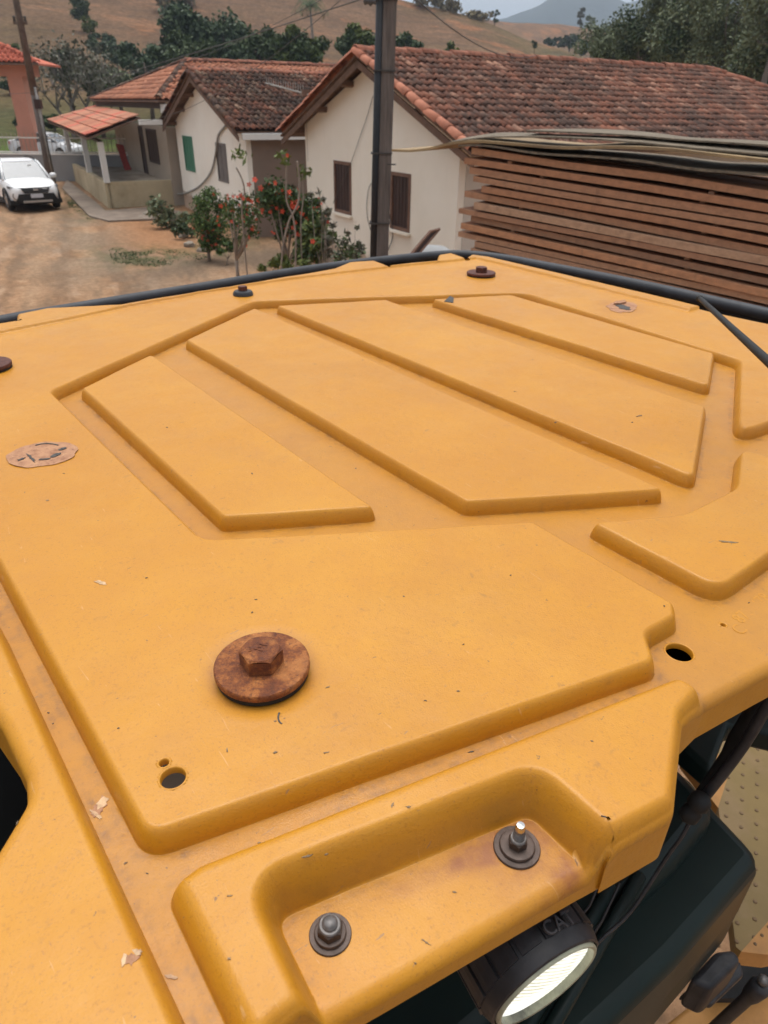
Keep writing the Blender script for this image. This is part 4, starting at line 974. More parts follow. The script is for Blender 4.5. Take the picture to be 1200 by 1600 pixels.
# the folding arm with hoses under the roof edge
A0 = at_dist(1216, 1070, .86); A1 = at_dist(1162, 1165, .90); A2 = at_dist(1096, 1252, .94)
B0 = at_dist(1195, 1085, .90); B1 = at_dist(1136, 1180, .93); B2 = at_dist(1084, 1258, .95)
MB().tube(smooth_path([A0, A1, A2]), .0060, 10).build('mirror_arm', M['plastic'], loader, True)
MB().tube(smooth_path([B0, B1, B2]), [.010] * 4 + [.007] * 4 + [.006], 10).build('mirror_arm', M['black_rubber'], loader, True)
jt = at_dist(1086, 1262, .93)
MB().lathe(jt, (A1 - A2), [(.007, -.020), (.011, -.016), (.011, -.004), (.008, 0), (.012, .004), (.012, .014), (.007, .02)], 16).build('arm_joint', M['black_rubber'], loader, True)
cab_ = [at_dist(1082, 1274, .94), at_dist(1066, 1306, .95), at_dist(1040, 1342, .97), at_dist(985, 1425, 1.0), at_dist(935, 1472, 1.0), at_dist(900, 1520, 1.0)]
MB().tube(smooth_path(cab_), .0022, 8).build('thin_cable', M['plastic'], loader, True)
for (x0, y0, x1, y1) in ((968, 1380, 905, 1490), (935, 1382, 900, 1440)):
    MB().tube([at_dist(x0, y0, 1.0), at_dist((x0 + x1) / 2 + 4, (y0 + y1) / 2 + 4, 1.02), at_dist(x1, y1, 1.0)], .0016, 6).build('thin_cable', M['plastic'], loader, True)
# ribs of the dark body seen beside the lamp
for (x0, y0, x1, y1) in ((955, 1385, 880, 1510), (1000, 1368, 905, 1530)):
    MB().tube([on_z(x0, y0, ZE + .05), on_z(x1, y1, ZE + .05), on_z(2 * x1 - x0, 2 * y1 - y0, ZE + .05)], .010, 8).build('body_rib', M['dark_hood'], loader, True)

# -------- lit round work lamp under the roof lip
LC = at_dist(855, 1538, .655)
e1 = at_dist(930, 1487, .665) - at_dist(783, 1590, .640)          # along the long axis of the lens
nrm = e1.cross(Vector((0, 0, 1))).normalized()
if nrm.dot(Vector((0, -1, 0))) < 0: nrm = -nrm
nrm = (nrm + ZV * -.08).normalized()
lamp = bpy.data.objects.new('work_lamp', None); COL.objects.link(lamp); lamp.parent = loader; lamp.location = CI @ LC; lamp['label'] = 'lit round lamp in scuffed black ribbed housing'
WM[lamp.name] = CW @ Matrix.Translation(lamp.location)
R0 = .0460; xa = e1.normalized()
MB().lathe(LC, nrm, [(R0 * .70, -.10), (R0 * .95, -.095), (R0 * 1.05, -.085), (R0 * 1.08, -.062), (R0 * 1.12, -.058), (R0 * 1.15, -.055), (R0 * 1.15, -.008), (R0 * 1.10, -.001), (R0 * 1.06, 0), (R0 * 1.03, -.004)], 64, xa).build('lamp_housing', M['plastic'], lamp, autosmooth=35)
for k in range(16):     # grip pads round the housing
    w = 2 * math.pi * (k + .5) / 16; b_ = nrm.cross(xa); mb = MB()
    for (w0, w1) in ((w - .165, w - .055), (w - .055, w + .055), (w + .055, w + .165)):
        pr = [LC + (xa * math.cos(t) + b_ * math.sin(t)) * R0 * 1.15 + nrm * h_ for t, h_ in ((w0, -.050), (w1, -.050), (w1, -.012), (w0, -.012))]
        c_ = (xa * math.cos(w) + b_ * math.sin(w)) * .0022; mb.prism(pr, c_)
    mb.build('grip_pad', M['plastic'], lamp)
MB().lathe(LC, nrm, [(R0 * 1.03, -.010), (R0 * 1.03, .0010), (R0 * 1.0, .0022), (R0 * .955, .0018), (R0 * .955, -.004)], 64, xa).build('lens_ring', simple('cream_lens_rim', (.36, .36, .26), .4, var=.25, scale=30, stain=(.10, .10, .08)), lamp, autosmooth=50)
m = NT('lit_lens'); g_ = m.co('Object'); wv = m.node('ShaderNodeTexWave', wave_type='BANDS', bands_direction='DIAGONAL'); wv.inputs['Scale'].default_value = 130; wv.inputs['Distortion'].default_value = 1.5
m.link(g_, wv.inputs['Vector']); colr = m.ramp(wv.outputs['Fac'], [(0., (.34, .36, .20)), (.7, (1, 1, .90))])
colr = m.mix(m.ramp(m.noise(26, 3), [(.44, .05), (.66, 1.)]), colr, (1, 1, .93))
m.link(colr, m.b.inputs['Emission Color']); m.b.inputs['Emission Strength'].default_value = .60; M['lens'] = m.done((.5, .5, .45), .15)
ls = MB().lathe(LC, nrm, [(R0 * .95, -.004), (R0 * .7, -.0015), (R0 * .4, .0003), (0, .001)], 64, xa).build('lens', M['lens'], lamp, True)
wT = 1.9
b_ = nrm.cross(xa); sgn = 1 if b_.z > 0 else -1
dirT = (xa * math.cos(math.radians(74)) + b_ * sgn * math.sin(math.radians(74))).normalized()
tx = nrm.cross(dirT).normalized(); 
if tx.dot(xa) < 0: tx = -tx
pT = LC + dirT * (R0 * 1.15 + .0038) - nrm * .0155 + tx * .001
text_mesh('CAT', .0150, simple('worn_raised_plastic', (.075, .07, .073), .5, var=.2, scale=60), lamp, frame4(pT, tx, dirT), 'raised_letters', .0009)
MB().box(LC - nrm * .10 + ZV * .055, xa * .018, nrm * .02, ZV * .04).build('lamp_bracket', M['black_rubber'], lamp)
# ================================================================== background: houses
def gz(x, y): return float(terrain(np.array([x]), np.array([y]))[0])
GD = heading(-142, 147); RD = Vector((GD.y, -GD.x, 0))           # gable direction (away left) and ridge direction (right, away)
def unit_tile(tw, tl, amp):
    prof = [(0, .10), (.10, .55), (.25, .98), (.40, .98), (.55, .55), (.68, .10), (.84, -.05), (1.0, .10)]
    v = []; f = []; n = len(prof)
    for j, (yy, zz) in enumerate(((0, .030), (tl * 1.10, 0.0))):
        for x, h in prof: v.append(((x - .5) * tw * 1.04, yy, h * amp + zz))
    for x, h in prof: v.append(((x - .5) * tw * 1.04, 0, h * amp + .012))
    for i in range(n - 1):
        f.append((i, i + 1, n + i + 1, n + i)); f.append((i + 1, i, 2 * n + i, 2 * n + i + 1))
    return v, f
def cap_tile(r, L, amp=1):
    v = []; f = []; n = 7
    for j, (yy, k) in enumerate(((0, 1.12), (L * 1.08, .92))):
        for i in range(n):
            w = math.pi * i / (n - 1); v.append((math.cos(w) * r * k, yy, math.sin(w) * r * k * .8 * amp))
    for i in range(n): w = math.pi * i / (n - 1); v.append((math.cos(w) * r * .98, 0, math.sin(w) * r * .98 * .8 * amp - .004))
    for i in range(n - 1): f.append((i, n + i, n + i + 1, i + 1)); f.append((i, i + 1, 2 * n + i + 1, 2 * n + i))
    return v, f
def lay_tiles(parent, O, U, V, poly, mat, nparts, tw=.21, tl=.37, amp=.05, seed=1, capname='roof_tile'):
    """O eave origin, U along the eave, V up the slope; poly in (u, v) metres; nearest tiles are parts"""
    r_ = random.Random(seed); U = Vector(U).normalized(); V = Vector(V).normalized(); N = U.cross(V).normalized()
    if N.z < 0: N = -N
    us = [p[0] for p in poly]; vs = [p[1] for p in poly]; cells = []
    Pn = np.array(poly, float)
    ii = np.arange(math.floor(min(us) / tw), math.ceil(max(us) / tw)); jj = np.arange(math.floor(min(vs) / tl), math.ceil(max(vs) / tl))
    A, B = np.meshgrid((ii + .5) * tw, (jj + .35) * tl); ok = poly_sd(A, B, Pn) > -.03
    for u, v_ in zip(A[ok], B[ok]):
        p = Vector(O) + U * u + V * (v_ - .35 * tl) + N * .03
        cells.append(((p - Vector((0, 0, CZ))).length, p))
    cells.sort(key=lambda c: c[0])
    tv, tf = unit_tile(tw, tl, amp); me = raw_mesh(capname, tv, tf, True); me.materials.append(mat)
    basis = Matrix(((U.x, V.x, N.x), (U.y, V.y, N.y), (U.z, V.z, N.z)))
    inv = WM[parent.name].inverted(); far_v = []; far_f = []; k = 0
    for d, p in cells:
        jit = Euler((r_.gauss(0, .020), r_.gauss(0, .015), r_.gauss(0, .018))).to_matrix(); Mx = basis @ jit
        T = Matrix.Translation(p + N * r_.uniform(-.006, .012) + U * r_.gauss(0, .006)) @ Mx.to_4x4()
        if k < nparts:
            o = bpy.data.objects.new(capname, me); COL.objects.link(o); o.parent = parent; o.matrix_local = inv @ T
        else:
            b_ = len(far_v); far_v += [inv @ (T @ Vector(q)) for q in tv]; far_f += [tuple(i + b_ for i in q) for q in tf]
        k += 1
    if far_v:
        m2 = raw_mesh('roof_tiles_far' if False else 'roof_tiling', far_v, far_f, True); put('roof_tiling', m2, mat, parent, kind='stuff')
def lay_caps(parent, A, B, mat, r=.11, L=.38, name='ridge_tile', roll=None, seed=3):
    A, B = Vector(A), Vector(B); Y = (B - A).normalized(); n = max(1, int((B - A).length / L)); L = (B - A).length / n
    Zr = Vector(roll) if roll is not None else Vector((0, 0, 1)); X = Y.cross(Zr).normalized(); Zr = X.cross(Y)
    cv, cf = cap_tile(r, L); me = raw_mesh(name, cv, cf, True); me.materials.append(mat); inv = WM[parent.name].inverted(); r_ = random.Random(seed)
    for k in range(n):
        p = A + Y * (L * k) + Zr * r_.uniform(-.008, .012)
        T = Matrix.Translation(p) @ Matrix(((X.x, Y.x, Zr.x), (X.y, Y.y, Zr.y), (X.z, Y.z, Zr.z))).to_4x4() @ Euler((r_.gauss(0, .02), r_.gauss(0, .02), r_.gauss(0, .03))).to_matrix().to_4x4()
        o = bpy.data.objects.new(name, me); COL.objects.link(o); o.parent = parent; o.matrix_local = inv @ T
def wall_face(name, parent, A, B, zb, zt, th, mat, openings=(), top=None):
    """vertical wall from A to B (xy) with rectangular openings (s0, s1, z0, z1); top: function s -> z or None"""
    A = Vector((A[0], A[1], 0)); B = Vector((B[0], B[1], 0)); L = (B - A).length; D = (B - A) / L; Nn = Vector((D.y, -D.x, 0))
    if Nn.dot(A) > 0: Nn = -Nn            # towards the camera
    ss = sorted({0, L, *[o[0] for o in openings], *[o[1] for o in openings], *([L / 2] if top else [])}); mb = MB()
    for s0, s1 in zip(ss[:-1], ss[1:]):
        ops = sorted([o for o in openings if o[0] <= s0 + 1e-6 and o[1] >= s1 - 1e-6], key=lambda o: o[2]); z = zb; segs = []
        for o in ops: segs.append((z, o[2])); z = o[3]
        segs.append((z, None))
        for a, b in segs:
            za0 = a; zb0 = (top(s0) if top else zt) if b is None else b; zb1 = (top(s1) if top else zt) if b is None else b
            p = [A + D * s0 + Vector((0, 0, a)), A + D * s1 + Vector((0, 0, a)), A + D * s1 + Vector((0, 0, zb1)), A + D * s0 + Vector((0, 0, zb0))]
            mb.prism(p, -Nn * th)
    return mb.build(name, mat, parent)
def window(parent, A, B, s0, s1, z0, z1, mat, frame, setback=.04, boards=0, label=None):
    A = Vector((A[0], A[1], 0)); D = (Vector((B[0], B[1], 0)) - A).normalized(); Nn = Vector((D.y, -D.x, 0))
    if Nn.dot(A) > 0: Nn = -Nn
    c = A + D * ((s0 + s1) / 2) + Vector((0, 0, (z0 + z1) / 2)); hw, hh = (s1 - s0) / 2, (z1 - z0) / 2
    w = MB().box(c - Nn * setback, D * hw * .999, Nn * .02, Vector((0, 0, hh * .999))).build('window_shutter', mat, parent, label=label)
    fm = MB(); t = .035
    for cc, ax, az in ((c - D * (hw - t), t, hh), (c + D * (hw - t), t, hh)): fm.box(cc - Nn * (setback - .03), D * ax, Nn * .028, Vector((0, 0, az)))
    for cc in (c + Vector((0, 0, hh - t)), c - Vector((0, 0, hh - t))): fm.box(cc - Nn * (setback - .031), D * (hw - 2 * t), Nn * .028, Vector((0, 0, t)))
    fm.build('window_frame', frame, w)
    if boards:
        for k in range(boards):
            x_ = -hw + 2 * t + (2 * hw - 4 * t) * (k + .5) / boards
            MB().box(c - Nn * (setback - .022) + D * x_, D * ((hw - 2 * t) / boards * .86), Nn * .008, Vector((0, 0, hh - 2 * t))).build('shutter_board', mat, w)
    return w
def solve_s(A, D, px):       # distance along a horizontal line at which it crosses pixel column px
    best = min(np.arange(-2, 30, .01), key=lambda s: abs(project(A + D * s)[0] - px)); return float(best)

# ---- nearest house (cream gable, dark windows, big weathered roof)
FH = 14.3
Rc = at_F(721, 209, FH); z_e = Rc.z; sL = solve_s(Rc, GD, 476); Lc = Rc + GD * sL
zb3 = gz(Rc.x, Rc.y) - .3
mid = (Rc + Lc) / 2; apex = Vector((mid.x, mid.y, 0)); OV = .34
rp = mid - RD * OV; d_ = ray(549, 80); zr3 = CZ + d_.z / d_.y * rp.y - .08          # ridge height from the photograph
h3 = root('cream_house', (mid.x, mid.y, gz(mid.x, mid.y)), 0, 'cream gabled house with dark shuttered windows and a big weathered tile roof', 'house')
zwall = lambda s: z_e - .02 + (zr3 - z_e - .12) * (1 - abs(s - sL / 2) / (sL / 2))
# door and window positions measured from the photograph
def s_on(px): return solve_s(Rc + Vector((0, 0, -1)), GD, px)
sw = [(s_on(642), s_on(611)), (s_on(549), s_on(522))]
def z_on(px, py):
    d = ray(px, py); h = Vector((d.x, d.y, 0)); # intersect with the gable wall plane
    t = RD.dot(Vector((Rc.x, Rc.y, 0))) / RD.dot(d); return CZ + d.z * t
ops = [(*sorted(sw[0]), z_on(628, 361), z_on(628, 270)), (*sorted(sw[1]), z_on(535, 333), z_on(535, 252))]
wall_face('gable_wall', h3, Rc, Lc, zb3, None, .16, M['wall_cream'], ops, zwall)
for o in ops: window(h3, Rc, Lc, *o, M['wood_dark'], M['wood_frame'], boards=5)
LEN = 15.5
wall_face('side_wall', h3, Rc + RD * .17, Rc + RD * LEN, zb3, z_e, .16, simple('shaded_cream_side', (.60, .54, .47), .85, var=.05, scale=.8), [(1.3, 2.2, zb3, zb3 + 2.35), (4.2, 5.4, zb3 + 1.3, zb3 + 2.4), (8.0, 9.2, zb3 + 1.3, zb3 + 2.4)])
wall_face('back_wall', h3, Lc + RD * .17, Lc + RD * LEN, zb3, z_e, .16, M['wall_cream'])
SV = (apex - Vector((Rc.x, Rc.y, 0))); half = SV.length; slope_len = math.hypot(half, zr3 - z_e)
up = (Vector((apex.x, apex.y, zr3)) - Vector((Rc.x, Rc.y, z_e))).normalized()
OE = .88                                          # eave overhang along the slope
er = project(Rc + up * -OE - RD * OV)
O3 = Rc - up * OE - RD * OV + Vector((0, 0, .06)); SLn = slope_len + OE
hipstart = solve_s(Vector((apex.x, apex.y, zr3)), RD, 1110) + OV
hip = [(0, 0), (hipstart + 3.4, 0), (hipstart + .2, SLn), (0, SLn)]
lay_tiles(h3, O3, RD, up, hip, M['tile_old'], 300, tw=.165, tl=.30, amp=.048, seed=11)
dk = [O3 + RD * u + up * v_ - up.cross(RD) * .0 for u, v_ in hip]
nn = RD.cross(up); nn = nn if nn.z > 0 else -nn
MB().prism([p - nn * .02 for p in dk], -nn * .05).build('roof_deck', M['wood_eave'], h3)
upL = (Vector((apex.x, apex.y, zr3)) - Vector((Lc.x, Lc.y, z_e))).normalized(); OL = Lc - upL * OE - RD * OV + Vector((0, 0, .06)); nL = RD.cross(upL); nL = nL if nL.z > 0 else -nL
MB().prism([OL + RD * u + upL * v_ - nL * .02 for u, v_ in hip], -nL * .05).build('roof_deck', M['wood_eave'], h3)
lay_tiles(h3, OL, RD, upL, [(0, 0), (4, 0), (4, SLn - .55), (0, SLn - .55)], M['tile_old'], 0, tw=.215, tl=.36, amp=.055, seed=12)
RA = Vector((apex.x, apex.y, zr3 + .10)) - RD * (OV + .03)
RAe = Vector((apex.x, apex.y, zr3 + .10)) + RD * (hipstart - OV)
M['tile_cap'] = tile_mat('ridge_cap_clay', [(.30, .11, .07), (.40, .16, .10), (.34, .13, .08), (.44, .20, .13)], (.09, .05, .04), .52)
M['tile_verge'] = tile_mat('verge_clay', [(.42, .16, .10), (.52, .22, .14), (.46, .18, .11)], (.12, .06, .045), .60)
lay_caps(h3, RA, RAe, M['tile_cap'], .12, .40)
hipend = O3 + RD * (hipstart + 3.4) + Vector((0, 0, .08)); lay_caps(h3, hipend, RAe, M['tile_cap'], .11, .40, seed=8)
# right-hand hip face, seen edge-on
back = Lc + RD * (hipstart + 3.4 - OV) - upL * OE + Vector((0, 0, .06)); MB().prism([hipend - Vector((0, 0, .08)), back, RAe - Vector((0, 0, .1))], (0, 0, -.06)).build('hip_face', M['tile_old'], h3)
lay_caps(h3, O3 + nn * .05 - RD * .02, Vector((apex.x, apex.y, zr3 + .08)) - RD * (OV + .02), M['tile_verge'], .105, .36, 'verge_tile', nn, 4)
lay_caps(h3, OL + nL * .05 - RD * .02, Vector((apex.x, apex.y, zr3 + .08)) - RD * (OV + .02), M['tile_verge'], .10, .36, 'verge_tile', nL, 5)
for Oq, uq in ((O3, up), (OL, upL)):      # barge boards and purlins under the overhang
    a = Oq - Vector((0, 0, .13)) + RD * .02; b = Vector((apex.x, apex.y, zr3 - .07)) - RD * (OV - .02)
    MB().prism([a, b, b - Vector((0, 0, .13)), a - Vector((0, 0, .13))], RD * .035).build('barge_board', M['wood_eave'], h3)
    for k in (.18, .5, .82):
        c = Oq.lerp(Vector((apex.x, apex.y, zr3)) - RD * OV, k) - Vector((0, 0, .20)); MB().box(c + RD * (OV / 2 + .05), RD * (OV / 2), uq * .035, Vector((0, 0, .05))).build('purlin', M['wood_eave'], h3)
# thin wires down the gable
wA = at_F(583, 150, 14.9); 
def on_wall(px, py, off=.03):
    d = ray(px, py); t = (RD.dot(Vector((Rc.x, Rc.y, 0))) - off) / RD.dot(d); return Vector((d.x * t, d.y * t, CZ + d.z * t))
MB().tube(smooth_path([on_wall(*p) for p in ((583, 150), (574, 180), (562, 215), (550, 250), (543, 268), (533, 290), (520, 318))]), .006, 5).build('wall_wire', M['wire'], h3)
MB().tube(smooth_path([on_wall(*p) for p in ((588, 280), (577, 292), (573, 320), (575, 345), (583, 372))]), .008, 5).build('wall_wire', M['wire'], h3)
MB().tube(smooth_path([on_wall(*p) for p in ((604, 250), (605, 300), (609, 340), (612, 350), (613, 372), (606, 392))]), .010, 5).build('wall_wire', M['wire'], h3)

for o in ops:
    A_ = Rc + GD * ((o[0] + o[1]) / 2) - RD * .04; MB().box(Vector((A_.x, A_.y, o[2] - .03)), GD * ((o[1] - o[0]) / 2 + .05), RD * .06, Vector((0, 0, .025))).build('window_sill', M['wall_cream'], h3)
# ---- middle house
F2 = 23.0
R2 = at_F(382, 198, F2); z2 = R2.z; s2 = solve_s(R2, GD, 273); L2 = R2 + GD * s2; mid2 = (R2 + L2) / 2; OV2 = .40
rp2 = mid2 - RD * OV2; d_ = ray(289, 108); zr2 = CZ + d_.z / d_.y * rp2.y - .12
h2 = root('white_house', (mid2.x, mid2.y, gz(mid2.x, mid2.y)), 0, 'small white house with green shutter and dark mossy tile roof', 'house')
zb2 = min(gz(R2.x, R2.y), gz(L2.x, L2.y)) - .3
def on_pl(P0, N_, px, py):
    d = ray(px, py); t = N_.dot(Vector((P0.x, P0.y, 0))) / N_.dot(d); return Vector((d.x * t, d.y * t, CZ + d.z * t))
def s_at(P0, D, px, dz=-1): return solve_s(P0 + Vector((0, 0, dz)), D, px)
gw = [tuple(sorted((s_at(R2, GD, 303), s_at(R2, GD, 288)))) + (on_pl(R2, RD, 296, 267).z, on_pl(R2, RD, 296, 213).z), tuple(sorted((s_at(R2, GD, 355), s_at(R2, GD, 339)))) + (on_pl(R2, RD, 348, 284).z, on_pl(R2, RD, 348, 224).z)]
wall_face('gable_wall', h2, R2, L2, zb2, None, .16, M['wall_h2'], gw, lambda s: z2 - .02 + (zr2 - z2 - .12) * (1 - abs(s - s2 / 2) / (s2 / 2)))
window(h2, R2, L2, *gw[0], M['green_sh'], M['green_sh'], boards=3, label='faded green shutter'); window(h2, R2, L2, *gw[1], M['grey_sh'], M['grey_sh'], boards=2)
ap2 = Vector((mid2.x, mid2.y, zr2)); up2 = (ap2 - R2).normalized(); up2L = (ap2 - L2).normalized(); OE2 = .45
O2 = R2 - up2 * OE2 - RD * OV2 + Vector((0, 0, .06)); O2L = L2 - up2L * (OE2) - RD * OV2 + Vector((0, 0, .06)); S2 = (ap2 - R2).length + OE2
L2LEN = 10
n2 = RD.cross(up2); n2 = n2 if n2.z > 0 else -n2; n2L = RD.cross(up2L); n2L = n2L if n2L.z > 0 else -n2L
lay_tiles(h2, O2, RD, up2, [(0, 0), (L2LEN, 0), (L2LEN, S2), (0, S2)], M['tile_h2'], 290, tw=.18, tl=.32, amp=.05, seed=21)
MB().prism([O2 + RD * u + up2 * v_ - n2 * .02 for u, v_ in ((0, 0), (L2LEN, 0), (L2LEN, S2), (0, S2))], -n2 * .05).build('roof_deck', M['wood_eave'], h2)
MB().prism([O2L + RD * u + up2L * v_ - n2L * .02 for u, v_ in ((0, 0), (L2LEN, 0), (L2LEN, S2), (0, S2))], -n2L * .05).build('roof_deck', M['wood_eave'], h2)
lay_caps(h2, ap2 - RD * OV2 + Vector((0, 0, .09)), ap2 + RD * (L2LEN - OV2) + Vector((0, 0, .09)), M['tile_cap'], .12, .40)
lay_caps(h2, O2 + n2 * .05, ap2 - RD * OV2 + Vector((0, 0, .07)), M['tile_h2'], .10, .36, 'verge_tile', n2, 4)
lay_caps(h2, O2L + n2L * .05, ap2 - RD * OV2 + Vector((0, 0, .07)), M['tile_h2'], .10, .36, 'verge_tile', n2L, 5)
for Oq, uq in ((O2, up2), (O2L, up2L)):
    a = Oq - Vector((0, 0, .12)) + RD * .02; b = ap2 - Vector((0, 0, .07)) - RD * (OV2 - .02)
    MB().prism([a, b, b - Vector((0, 0, .14)), a - Vector((0, 0, .14))], RD * .035).build('barge_board', M['wood_eave'], h2)
    for k in (.15, .45, .75):
        c = Oq.lerp(ap2 - RD * OV2, k) - Vector((0, 0, .20)); MB().box(c + RD * (OV2 / 2 + .05), RD * (OV2 / 2), uq * .035, Vector((0, 0, .05))).build('purlin', M['wood_eave'], h2)
wall_face('side_wall', h2, R2 + RD * .17, R2 + RD * 8, zb2, z2 + .02, .16, M['wall_taupe'])
# white gutter under the eave
ga = O2 + RD * .15 - Vector((0, 0, .13)); MB().box(ga + RD * 3.2, RD * 3.2, Vector((0, 0, .075)), up2 * .05).build('gutter', M['white'], h2)
MB().tube(smooth_path([on_pl(R2 - RD * .05, RD, *p) for p in ((352, 197), (341, 212), (337, 240), (330, 268), (315, 288), (300, 298), (283, 303), (262, 304))]), .035, 6).build('conduit', M['wire_grey'], h2)
# ---- television aerial on the roof of the middle house
ae = at_F(478, 147, 20.0); aeL = at_F(415, 130, 21.0)
aer = root('tv_aerial', (ae.x, ae.y, ae.z - .7), 0, 'pale comb shaped television aerial standing above the mossy roof', 'aerial')
MB().tube([aeL, ae, ae + (ae - aeL) * .35], .020, 6).build('boom', M['wire_grey'], aer)
for k in range(16):
    c = aeL.lerp(ae, .03 + k / 16.5); MB().tube([c - Vector((0, 0, .02)), c + Vector((0, 0, .13 + .004 * k))], .009, 5).build('element', M['wire_grey'], aer)
MB().tube([ae - Vector((0, 0, 1.5)), ae + Vector((0, 0, .12))], .02, 6).build('mast', M['wire'], aer)
MB().box(ae + Vector((0, 0, .02)), RD * .10, GD * .05, Vector((0, 0, .08))).build('clamp_box', M['wood_eave'], aer)

# ---- far house with the veranda
V0 = on_g(170, 326); V1 = on_g(104, 272); VD = (Vector((V1.x, V1.y, 0)) - Vector((V0.x, V0.y, 0))); VL = VD.length; VD.normalize(); VR = Vector((VD.y, -VD.x, 0))
zg = gz(V0.x, V0.y)
h1 = root('veranda_house', (V0.x + VR.x * 5, V0.y + VR.y * 5, gz(V0.x + 5, V0.y)), 0, 'beige house with bright orange hipped roof and a red roofed side veranda', 'house')
W1v = 2.35                                        # veranda depth
fz = zg + .55
MB().box(Vector((V0.x, V0.y, zg + .30)) + VD * VL / 2 + VR * .10, VD * VL / 2, VR * .10, Vector((0, 0, .62))).build('low_wall', M['wall_ochre'], h1)
MB().box(Vector((V0.x, V0.y, zg + .30)) + VR * (.1 + W1v / 2 + .6) + VD * .1, VR * (W1v / 2 + .6), VD * .10, Vector((0, 0, .62))).build('low_wall', M['wall_ochre'], h1)
MB().box(Vector((V0.x, V0.y, zg + .45)) + VD * (VL / 2) + VR * (W1v / 2 + .2), VD * (VL / 2 - .2), VR * (W1v / 2 - .05), Vector((0, 0, .35))).build('veranda_floor', M['concrete'], h1)
HW = Vector((V0.x, V0.y, 0)) + VR * (W1v + .15)
zt1 = zg + 2.75
wall_face('side_wall', h1, HW, HW + VD * 11.5, zg - .3, zt1, .16, M['wall_beige'], [(1.6, 3.6, zg + 1.35, zg + 2.6), (4.3, 5.2, zg + .8, zg + 2.65)])
window(h1, HW, HW + VD * 11.5, 1.6, 3.6, zg + 1.35, zg + 2.6, M['wood_dark'], M['wood_dark'], boards=4)
window(h1, HW, HW + VD * 11.5, 4.3, 5.2, zg + .8, zg + 2.65, M['wood_dark'], M['wood_dark'], boards=3)
fA = HW - VD * .16; fl1 = min(np.arange(.5, 8, .02), key=lambda s: abs(project(fA + VR * s + Vector((0, 0, zg + 1.5)))[0] - 292)); wall_face('front_wall', h1, fA, fA + VR * float(fl1), zg - .4, zt1, .16, M['wall_beige'])
vB = at_F(135, 216, V0.y - .6); vA = at_F(75, 190, V1.y + .3)
MB().tube([Vector((V0.x, V0.y, vB.z - .12)) + VR * .1, Vector((V1.x, V1.y, vA.z - .14)) + VR * .1], .07, 6).build('veranda_beam', M['wood_dark'], h1)
# posts
for px, py in ((112, 268), (140, 279), (181, 298)):
    q_ = min(np.arange(0, VL, .02), key=lambda s: abs(project(Vector((V0.x, V0.y, zg + .9)) + VD * s + VR * .1)[0] - px))
    b_ = Vector((V0.x, V0.y, 0)) + VD * float(q_) + VR * .1
    pt1 = vB.z + (vA.z - vB.z) * float(q_) / VL - .14; MB().box(b_ + Vector((0, 0, (zg + .9 + pt1) / 2)), VD * .11, VR * .10, Vector((0, 0, (pt1 - zg - .9) / 2))).build('post', M['white'] if px < 200 else M['wall_beige'], h1)

vB = at_F(135, 216, V0.y - .6); vA = at_F(75, 190, V1.y + .3); vC = at_F(219, 183, V0.y + .2); vD = at_F(150, 168, V1.y + 1.2)
e1_ = (vA - vB); u1_ = (vC - vB)
nv = e1_.cross(u1_).normalized(); nv = nv if nv.z > 0 else -nv
MB().prism([vB, vA, vD, vC], -nv * .06).build('veranda_deck', M['wood_eave'], h1)
rows_, cols_ = 4, 14
for i in range(rows_):
    for j in range(cols_):
        def pt(a, b): return vB.lerp(vA, a).lerp(vC.lerp(vD, a), b)
        a0, a1 = j / cols_, (j + .985) / cols_; b0, b1 = i / rows_, (i + 1.04) / rows_
        MB().prism([pt(a0, b0) + nv * .13, pt(a1, b0) + nv * .13, pt(a1, min(1, b1)) + nv * .10, pt(a0, min(1, b1)) + nv * .10], -nv * .03).build('roof_sheet', M['tile_new'] if (i * 7 + j * 3) % 5 else M['tile_red'], h1)
E2 = at_F(247, 163, V0.y + .3); E1 = at_F(140, 152, V1.y + .5); E2.z = E1.z = (E1.z + E2.z) / 2
ED = (E2 - E1).normalized(); mE = (E1 + E2) / 2; R1a = Vector((0, 0, 0))
half1 = (E2 - E1).length / 2; perp = Vector((-ED.y, ED.x, 0)); perp = perp if perp.dot(RD) > 0 else -perp
s_ = min(np.arange(0, 14, .02), key=lambda s: abs(project(mE + perp * s + Vector((0, 0, 1.6)))[0] - 289)); rpt = mE + perp * float(s_); d_ = ray(289, 98); rpt.z = CZ + d_.z / d_.y * rpt.y
slv = (rpt - mE); nh = slv.length; slu = slv.normalized()
lay_tiles(h1, E1, ED, slu, [(0, 0), (2 * half1, 0), (half1, nh)], M['tile_new'], 0, tw=.24, tl=.40, amp=.05, seed=31)
MB().prism([E1, E2, rpt], (0, 0, -.06)).build('roof_deck', M['wood_eave'], h1)
rend = rpt + perp * 13; E3 = E2 + perp * 13
mid_ = E2 + perp * float(s_); up3 = (rpt - mid_).normalized(); nh3 = (rpt - mid_).length
lay_tiles(h1, E2, perp, up3, [(0, 0), (13, 0), (13, nh3), (float(s_), nh3)], M['tile_new'], 0, tw=.24, tl=.40, amp=.05, seed=32)
MB().prism([E2, E3, rend, rpt], (0, 0, -.06)).build('roof_deck', M['wood_eave'], h1)
lay_caps(h1, E2 + Vector((0, 0, .08)), rpt + Vector((0, 0, .1)), M['tile_h2'], .12, .4); lay_caps(h1, E1 + Vector((0, 0, .06)), rpt + Vector((0, 0, .1)), M['tile_h2'], .11, .4)
lay_caps(h1, rpt + Vector((0, 0, .1)), rend + Vector((0, 0, .1)), M['tile_cap'], .13, .4)
MB().box((E1 + E2) / 2 + Vector((0, 0, -.16)) + perp * .25, ED * (half1 - .1), perp * .02, Vector((0, 0, .10))).build('fascia', M['wood_dark'], h1)
